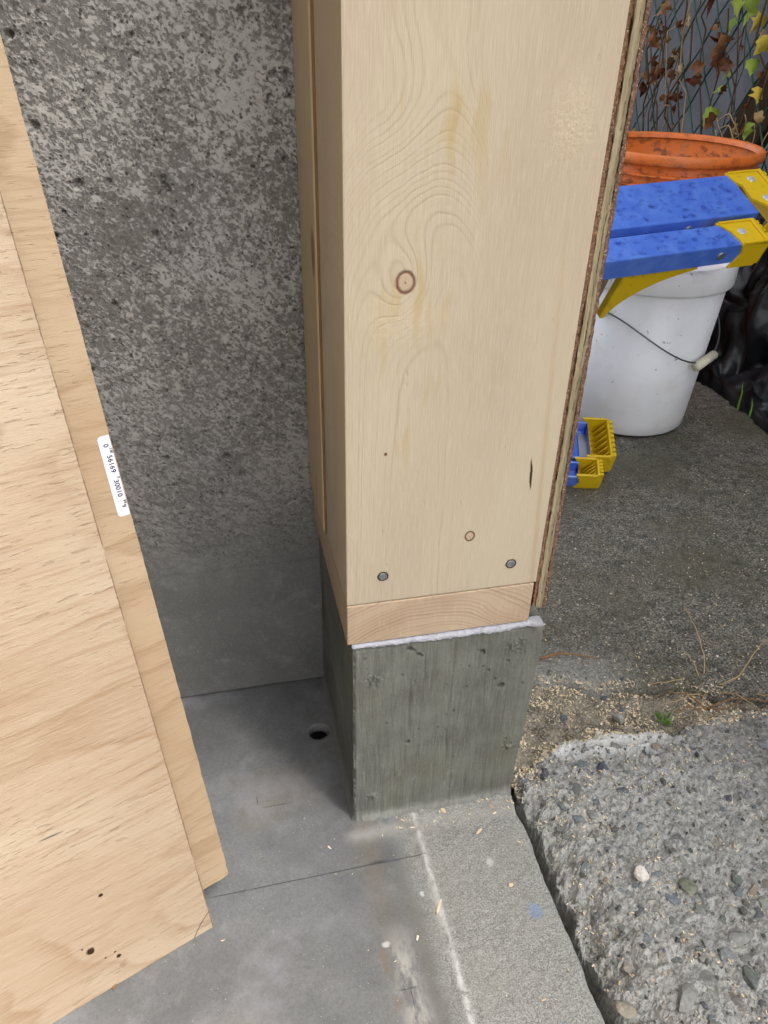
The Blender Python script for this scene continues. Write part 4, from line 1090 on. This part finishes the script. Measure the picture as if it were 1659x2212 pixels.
# ------------------------------------------------------------------ step ladder lying on its side
LO = Vector((0.632, 0.677, -0.250))
E1 = Vector((0.991, 0.128, 0.034)).normalized(); E2 = Vector((0.025, -0.431, 0.902)); E2 = (E2 - E1 * E2.dot(E1)).normalized(); E3 = E2.cross(E1) * 1.0
if E3.y < 0: E3 = -E3
def BU(u, v, w): return LO + E1 * u + E3 * v + E2 * (w + 0.430)
LL = Vector((0.453, 0.476, -0.2058))
az_, ro_ = RAD(-15.4), RAD(24.2)
L1 = Vector((math.cos(az_), math.sin(az_), 0)); hh = Vector((0, 0, 1)).cross(L1); L2 = Vector((0, 0, 1)) * math.cos(ro_) - hh * math.sin(ro_); L3 = Vector((0, 0, 1)) * math.sin(ro_) + hh * math.cos(ro_)
def BL(u, v, w): return LL + L1 * u + L3 * v + L2 * w
lad = empty('step_ladder', (0.45, 0.52, FL), 'blue fibreglass step ladder with yellow feet lying on its side', 'ladder')
def channel(B, v0, v1, wtop, fl, u0, u1, t, name='rail'):
    s = 1 if fl > 0 else -1      # flanges go down (s=1) or up
    f = abs(fl)
    poly = [(v0, 0), (v1, 0), (v1, -s * f), (v1 - t, -s * f), (v1 - t, -s * t), (v0 + t, -s * t), (v0 + t, -s * f), (v0, -s * f)]
    mb = MB().prism(poly, lambda a, b: B(u0, a, wtop + b), lambda a, b: B(u1, a, wtop + b))
    return mb.build(name, M['blue'], lad, bevel=0.0028, seg=3)
railA = channel(BU, 0.054, 0.134, 0.0, 0.030, -1.10, 0.022, 0.004)
railB = channel(BU, 0.0, 0.0400, 0.0, 0.030, -1.10, -0.020, 0.004)
railC = channel(BL, 0.034, 0.104, 0.0, -0.026, -0.60, -0.006, 0.004)
railD = channel(BL, 0.0, 0.030, 0.0, -0.024, -0.60, -0.024, 0.004)
def teeth_edge(u, v0, v1, n, d):
    p = []
    for i in range(n):
        a = v0 + (v1 - v0) * i / n; b = v0 + (v1 - v0) * (i + 0.62) / n; c_ = v0 + (v1 - v0) * (i + 0.72) / n; e_ = v0 + (v1 - v0) * (i + 0.94) / n
        p += [(u, a), (u, b), (u - d, c_), (u - d, e_)]
    p.append((u, v1)); return p
def foot(B, v0, v1, wt, s, L, ut, fl, left, rivets, ribs, label=None):
    """boot: web plate, two cheeks, toothed tip; s=+1 web on top with cheeks below"""
    g = 0.0022; t = 0.0040
    out = teeth_edge(ut, v0 - g, v1 + g, 7, 0.0022) + [(ut - L + a, b) for a, b in left]
    web = MB().prism(out, lambda a, b: B(a, b, wt + s * g), lambda a, b: B(a, b, wt + s * (g - t)))
    ft = web.build('foot', M['yellow'], lad, bevel=0.0007)
    lN = left[-1][0]; lF = left[0][0]
    for (va, vb, l_) in ((v0 - g, v0 - g + t, lN), (v1 + g - t, v1 + g, lF)):
        pl2 = [(ut, 0), (ut - L + l_, 0), (ut - L + l_ + 0.006, -s * (fl * 0.45)), (ut - L + l_ - 0.002, -s * fl), (ut - 0.006, -s * fl), (ut - 0.0015, -s * fl * 0.6)]
        MB().prism(pl2, lambda a, b: B(a, va, wt + s * g + b), lambda a, b: B(a, vb, wt + s * g + b)).build('cheek', M['yellow'], ft, bevel=0.0012)
    # end wall and raised border
    MB().box(ut - 0.006, ut - 0.002, v0, v1, wt - s * (fl * 0.92), wt, B).build('end_wall', M['yellow'], ft, bevel=0.0008)
    bd = MB().box(ut - 0.0100, ut - 0.0042, v0 - 0.001, v1 + 0.001, wt + s * g, wt + s * (g + 0.0022), B)
    bd.build('raised_border', M['yellow'], ft, bevel=0.0008)
    for (va, vb) in ((v0 - 0.0020, v0 + 0.0012), (v1 - 0.0012, v1 + 0.0020)):
        l_ = lN if va < v0 else lF
        MB().box(ut - L + l_ + 0.003, ut - 0.0030, va, vb, wt + s * g * 0.9, wt + s * (g + 0.0018), B).build('raised_edge', M['yellow'], ft, bevel=0.0006)
    nt_ = 8 if v1 - v0 > 0.05 else 5
    tm = MB()
    for i in range(nt_):
        va = v0 + (v1 - v0) * (i + 0.08) / nt_; vb = v0 + (v1 - v0) * (i + 0.74) / nt_
        tm.box(ut - 0.0022, ut + 0.0022, va, vb, wt - s * (fl * 0.92), wt + s * g, B)
    tm.build('tread_teeth', M['yellow'], ft)['kind'] = 'stuff'
    if ribs:
        for i in range(ribs):
            v = v0 + 0.004 + (v1 - v0 - 0.008) * (i + 0.5) / ribs
            MB().prism([(ut - 0.008, 0), (ut - 0.026, 0), (ut - 0.008, -s * fl * 0.85)], lambda a, b: B(a, v - 0.001, wt + b - s * 0.001), lambda a, b: B(a, v + 0.001, wt + b - s * 0.001)).build('rib', M['yellow'], ft)
    for (a, b) in rivets:
        nn = (B(0, 0, 1) - B(0, 0, 0)) * s
        MB().disc(B(ut + a, b, wt + s * (g + 0.0001)), nn, 0.0058, 0.0012, 22, 0.0006).build('rivet', M['rivet'], ft, smooth=False)
    return ft
zA = [(0.0, 0.1362), (0.004, 0.118), (0.012, 0.108), (0.010, 0.096), (0.010, 0.080), (0.024, 0.066), (0.028, 0.0518)]
foot(BU, 0.054, 0.134, 0.0, 1, 0.062, 0.078, 0.040, zA, [(-0.030, 0.118), (-0.030, 0.078)], 0)
zB = [(0.0, 0.0422), (0.006, 0.034), (0.012, 0.024), (0.016, 0.008), (0.016, -0.0022)]
foot(BU, 0.0, 0.0400, 0.0, 1, 0.062, 0.004, 0.040, zB, [(-0.034, 0.021)], 0)
zC = [(0.0, 0.1062), (0.004, 0.08), (0.004, 0.05), (0.0, 0.0318)]
fC = foot(BL, 0.034, 0.104, 0.0, -1, 0.040, 0.027, 0.036, zC, [], 6)
zD = [(0.0, 0.0322), (0.0, -0.0022)]
fD = foot(BL, 0.0, 0.030, 0.0, -1, 0.036, 0.006, 0.034, zD, [], 4)
MB().prism([(-0.012 + 0.006 * math.cos(a), 0.088 + 0.006 * math.sin(a)) for a in np.linspace(0, math.pi, 8)] + [(-0.018, 0.046), (-0.006, 0.046)], lambda a, b: BL(a, b, 0.0052), lambda a, b: BL(a, b, 0.0070)).build('cover_plate', M['alu'], lad)
for (v, u, B, w) in ((0.0, -0.066, BU, -0.015), (0.0, -0.262, BU, -0.015), (0.054, -0.085, BU, -0.015)):
    MB().disc(B(u, v - 0.0002, w), (B(0, -1, 0) - B(0, 0, 0)), 0.0062, 0.0014, 20, 0.0005).build('rivet', M['zinc'], railB if v == 0 else railA)
# yellow knee brace and the aluminium tread behind it
tA = BU(-0.232, 0.024, -0.027); tB = BU(-0.232, 0.030, -0.35)
ax = (tB - tA).normalized(); ux = E1 - ax * E1.dot(ax); ux.normalize(); vx = ax.cross(ux)
LT = (tB - tA).length
def BT(u, v, w): return tA + ux * u + vx * v + ax * w
st_ = MB().prism([(-0.045, 0), (0.030, 0), (0.030, -0.070), (0.027, -0.070), (0.027, -0.003), (-0.042, -0.003), (-0.042, -0.070), (-0.045, -0.070)], lambda a, b: BT(a, b, 0.0), lambda a, b: BT(a, b, LT))
st_.build('step', M['alu'], lad, bevel=0.0008)
br = MB()
outl = [(-0.199, -0.0290), (-0.084, -0.0290), (-0.085, -0.0400), (-0.105, -0.0445), (-0.125, -0.0495), (-0.142, -0.0560), (-0.158, -0.0640), (-0.172, -0.0730), (-0.184, -0.0830), (-0.193, -0.0950), (-0.199, -0.1080), (-0.205, -0.1060)]
br.prism(outl, lambda a, b: BU(a, 0.006, b), lambda a, b: BU(a, 0.018, b))
br.build('brace', M['yellow'], lad, bevel=0.0012)
# rain drops on the upper rails
def drops(rail, B, v0, v1, n, seed, u0, u1):
    r = random.Random(seed); bm = bmesh.new(); bmesh.ops.create_icosphere(bm, subdivisions=1, radius=1.0)
    bv = [v.co.copy() for v in bm.verts]; bf = [tuple(v.index for v in f.verts) for f in bm.faces]; bm.free()
    mb = MB()
    for i in range(n):
        R = 0.0007 + 0.0036 * r.random() ** 2.2; u, v = r.uniform(u0, u1), r.uniform(v0 + 0.003, v1 - 0.003); e = r.uniform(0.8, 1.8); sk = r.uniform(-0.6, 0.6)
        mb.add([B(u + (p.x * e + p.y * sk) * R, v + p.y * R, p.z * R * 0.30 + R * 0.02) for p in bv], bf)
    o = mb.build('rain_drops', M['drop'], rail, smooth=True); o['kind'] = 'stuff'
drops(railA, BU, 0.056, 0.132, 360, 5, -0.30, 0.012)
drops(railB, BU, 0.001, 0.039, 200, 6, -0.34, -0.05)
r_ = random.Random(8); mb = MB()
for i in range(11):
    u = -0.29 + 0.2 * i / 10 + r_.uniform(-0.008, 0.008); c_ = BU(u, 0.002, -0.0305); s_ = r_.uniform(0.0010, 0.0019)
    mb.lathe((c_.x, c_.y, c_.z - s_ * 1.2), [(0.0001, -s_ * 1.1), (s_ * .7, -s_ * .7), (s_, 0), (s_ * .7, s_ * .9), (s_ * .3, s_ * 1.6)], 8)
o = mb.build('hanging_drops', M['drop'], railB, smooth=True); o['kind'] = 'stuff'

# ------------------------------------------------------------------ black plastic sheet at the driveway edge
def tarp_fn(u, v):
    y = 0.35 + 1.2 * v
    rise = sstep(u, 0.0, 1.0)
    x = 0.845 + 0.115 * u + fbm(y, u * 0.5, 7, 2, 141) * 0.03 * u
    z = -0.26 + 0.05 * sstep(u, 0.0, 0.12) + rise * 0.26 + fbm(u * 0.3, y, 5, 3, 143, 0.45) * 0.10 * sstep(u, 0.02, 0.3)
    cr = np.abs(fbm(u * 0.25 + y * 0.6, y - u * 0.2, 11, 3, 145)); z = z + (0.12 - cr) * 0.10 * sstep(u, 0.05, 0.3)
    x = x - (0.12 - np.abs(fbm(u * 0.3 - y * 0.5, y, 10, 3, 147))) * 0.14 * sstep(u, 0.05, 0.3)
    return x, y, z
tp = link('black_plastic_sheet', grid_mesh('black_plastic_sheet', np.linspace(0, 1, 70), np.linspace(0, 1, 260), tarp_fn), M['tarp'], None, (0.9, 0.9, -0.22))
tag(tp, 'crumpled black plastic sheet bunched along the driveway edge under the fence', 'plastic sheet')
gb = empty('grass_blade', (0.835, 0.69, -0.21), 'single green grass blade at the driveway edge by the black plastic', 'grass')
for (dx, dy, h) in ((0.0, 0.0, 0.055), (0.004, -0.03, 0.035)):
    MB().add([(0.833 + dx, 0.69 + dy, -0.215), (0.838 + dx, 0.69 + dy, -0.215), (0.8345 + dx, 0.692 + dy, -0.215 + h * 0.6), (0.8375 + dx, 0.692 + dy, -0.215 + h * 0.6), (0.833 + dx, 0.695 + dy, -0.215 + h)], [(0, 1, 3, 2), (2, 3, 4)]).build('blade', M['green'], gb)

# ------------------------------------------------------------------ chain link fence, vine, house wall behind
FXX = 0.945
fe = empty('chain_link_fence', (FXX, 1.2, -0.25), 'green coated chain link fence overgrown with dry vine', 'fence')
DW, DH = 0.080, 0.104
ny = 28
for i in range(ny):
    y0 = 0.45 + i * DW / 2
    pts = []
    nz = 19
    for k in range(nz + 1):
        side = 1 if (k + i) % 2 == 0 else -1
        pts.append((FXX + 0.0022 * (1 if k % 2 else -1), y0 + side * DW / 4 * 1.04, -0.25 + k * DH / 2))
    MB().tube(pts, 0.0019, 5).build('wire', M['fence'], fe)
MB().tube([(FXX + 0.01, 0.3, 0.72), (FXX + 0.01, 1.75, 0.72)], 0.016, 12).build('top_rail', M['fence'], fe)
for y in (0.42, 1.72):
    MB().tube([(FXX + 0.035, y, -0.33), (FXX + 0.035, y, 0.76)], 0.02, 12).build('post', M['fence'], fe)
hw = MB().box(1.25, 1.40, -1.5, 5.0, -0.35, 3.0).build('house_wall', M['stucco'], None, (1.3, 1.5, -0.35))
tag(hw, 'dark grey stucco wall behind the chain link fence', 'wall')
bd = MB().prism([(0, 0), (0.12, 0.0), (0.12, 0.9), (0, 0.9)], lambda a, b: (1.055, 1.33 + a - b * 0.50, 0.12 + b * 0.80 - 0.28), lambda a, b: (1.085, 1.33 + a - b * 0.50, 0.12 + b * 0.80 - 0.28))
tag(bd.build('wooden_board', M['board'], None, (1.07, 1.33, -0.3), bevel=0.002), 'dark weathered board leaning behind the fence', 'board')

LEAF = [(1.366, 0.382), (1.377, 0.342), (1.381, 0.324), (1.387, 0.282), (1.356, 0.265), (1.398, 0.249), (1.388, 0.233), (1.306, 0.259), (1.27, 0.228), (1.286, 0.22), (1.267, 0.368), (1.328, 0.329), (1.314, 0.303), (1.328, 0.283), (1.195, 0.265), (1.184, 0.285), (1.149, 0.295), (1.157, 0.343), (1.143, 0.327), (1.191, 0.396), (1.089, 0.294), (1.265, 0.28), (1.106, 0.2), (1.039, 0.196)]
PALE = {10, 11, 12, 21, 23}
GRN = [(1.127, 0.256, 0.016, 'gleaf'), (1.112, 0.281, 0.013, 'gleaf'), (1.141, 0.206, 0.026, 'gleaf'), (1.128, 0.359, 0.020, 'gleaf'), (1.11, 0.388, 0.026, 'gleaf'), (1.071, 0.384, 0.034, 'gleaf'), (1.05, 0.366, 0.024, 'yleaf'), (1.018, 0.333, 0.024, 'yleaf'), (0.982, 0.258, 0.022, 'yleaf'), (1.02, 0.30, 0.02, 'gleaf'), (0.985, 0.20, 0.02, 'gleaf'), (0.955, 0.075, 0.018, 'gleaf'), (0.965, 0.055, 0.016, 'gleaf')]
def leaf_bm(seed, crumple, narrow=1.0):
    """a lobed leaf, folded along its midrib and crumpled"""
    r = random.Random(seed)
    half = [(0.0, 0.0), (0.30, -0.06), (0.62, 0.10), (0.46, 0.30), (0.66, 0.52), (0.36, 0.62), (0.22, 0.82), (0.0, 1.12)]
    mid = [(0.0, 0.0), (0.0, 0.28), (0.0, 0.55), (0.0, 0.82), (0.0, 1.12)]
    pts = [(x * narrow, y) for x, y in half] + [(-x * narrow, y) for x, y in half[1:-1]][::-1]
    fold = r.uniform(0.15, 0.5) * (1 + crumple)
    P = []
    for (x, y) in pts + mid[1:4]:
        z = abs(x) * fold + crumple * (r.random() - 0.5) * 0.55 - 0.35 * crumple * y * y
        if crumple > 0.3: x *= r.uniform(0.45, 0.9)
        P.append((x, y - 0.5, z))
    n = len(pts); top = 7
    m0, m1, m2 = n, n + 1, n + 2
    f = [(0, 1, m0), (1, 2, 3, m0), (3, 4, m1, m0), (4, 5, m2, m1), (5, 6, m2), (6, 7, m2),
         (0, m0, n - 1), (n - 1, m0, n - 3, n - 2), (n - 3, m0, m1, n - 4), (n - 4, m1, m2, n - 5), (n - 5, m2, n - 6), (n - 6, m2, 7)]
    return P, f
vn = empty('dry_vine', (FXX - 0.01, 1.2, -0.2), 'withered vine with brown crumpled leaves climbing the fence', 'vine')
LM = {}
for key in ('dry', 'pale', 'gleaf', 'yleaf'):
    LM[key] = []
    for s in range(5):
        P, f = leaf_bm(hash(key) % 1 + s * 7 + len(key), 0.95 if key in ('dry', 'pale') else 0.5, 0.8 if key in ('dry', 'pale') else 1.0)
        me = pydata('leaf', P, f); me.materials.append(M[key]); me.polygons.foreach_set('use_smooth', [True] * len(me.polygons)); LM[key].append(me)
r_ = random.Random(17)
def put_leaf(y, z, size, key):
    o = bpy.data.objects.new('leaf', LM[key][r_.randrange(5)]); col.objects.link(o); o.parent = vn
    o.location = Vector((FXX - 0.006 - 0.02 * r_.random(), y, z)) - vn.location
    o.rotation_euler = (RAD(-90) + r_.gauss(0, 0.5) + (0 if key not in ('dry', 'pale') else 0.1), r_.gauss(0, 0.5), RAD(-90 + 35) + r_.gauss(0, 0.5))
    o.rotation_euler.x += RAD(0)
    o.scale = (size, size, size)
for i, (y, z) in enumerate(LEAF): put_leaf(y, z, r_.uniform(0.024, 0.040) if i not in PALE else 0.020, 'pale' if i in PALE else 'dry')
for i in range(60):
    y, z = r_.uniform(0.62, 1.46), r_.uniform(0.12, 0.5)
    put_leaf(y, z, r_.uniform(0.012, 0.026), 'dry' if r_.random() < 0.85 else 'pale')
for (y, z, s_, k) in GRN: put_leaf(y, z, s_ * 1.3, k)
for i in range(16): put_leaf(r_.uniform(0.8, 1.1), r_.uniform(0.36, 0.56), r_.uniform(0.024, 0.036), 'gleaf' if r_.random() < 0.7 else 'yleaf')
for i in range(26):
    y = r_.uniform(0.72, 1.45); z = r_.uniform(-0.05, 0.18); pts = [(FXX - 0.012, y, z)]
    for k in range(7):
        y += r_.gauss(0, 0.022); z += r_.uniform(0.02, 0.09); pts.append((FXX - 0.012 + r_.gauss(0, 0.008), y, z))
    MB().tube(pts, r_.uniform(0.0007, 0.0022), 5).build('stem', M['vine' if i % 5 else 'stem'], vn, smooth=True)
for i in range(6):
    c = Vector((FXX - 0.02, r_.uniform(0.95, 1.08), r_.uniform(0.15, 0.22))); R = r_.uniform(0.03, 0.06); a0 = r_.uniform(0, 6)
    MB().tube([c + Vector((0.006 * math.sin(3 * t), R * math.cos(a0 + t), R * math.sin(a0 + t))) for t in np.linspace(0, 3.4, 14)], 0.0009, 5).build('stem', M['stem'], vn, smooth=True)
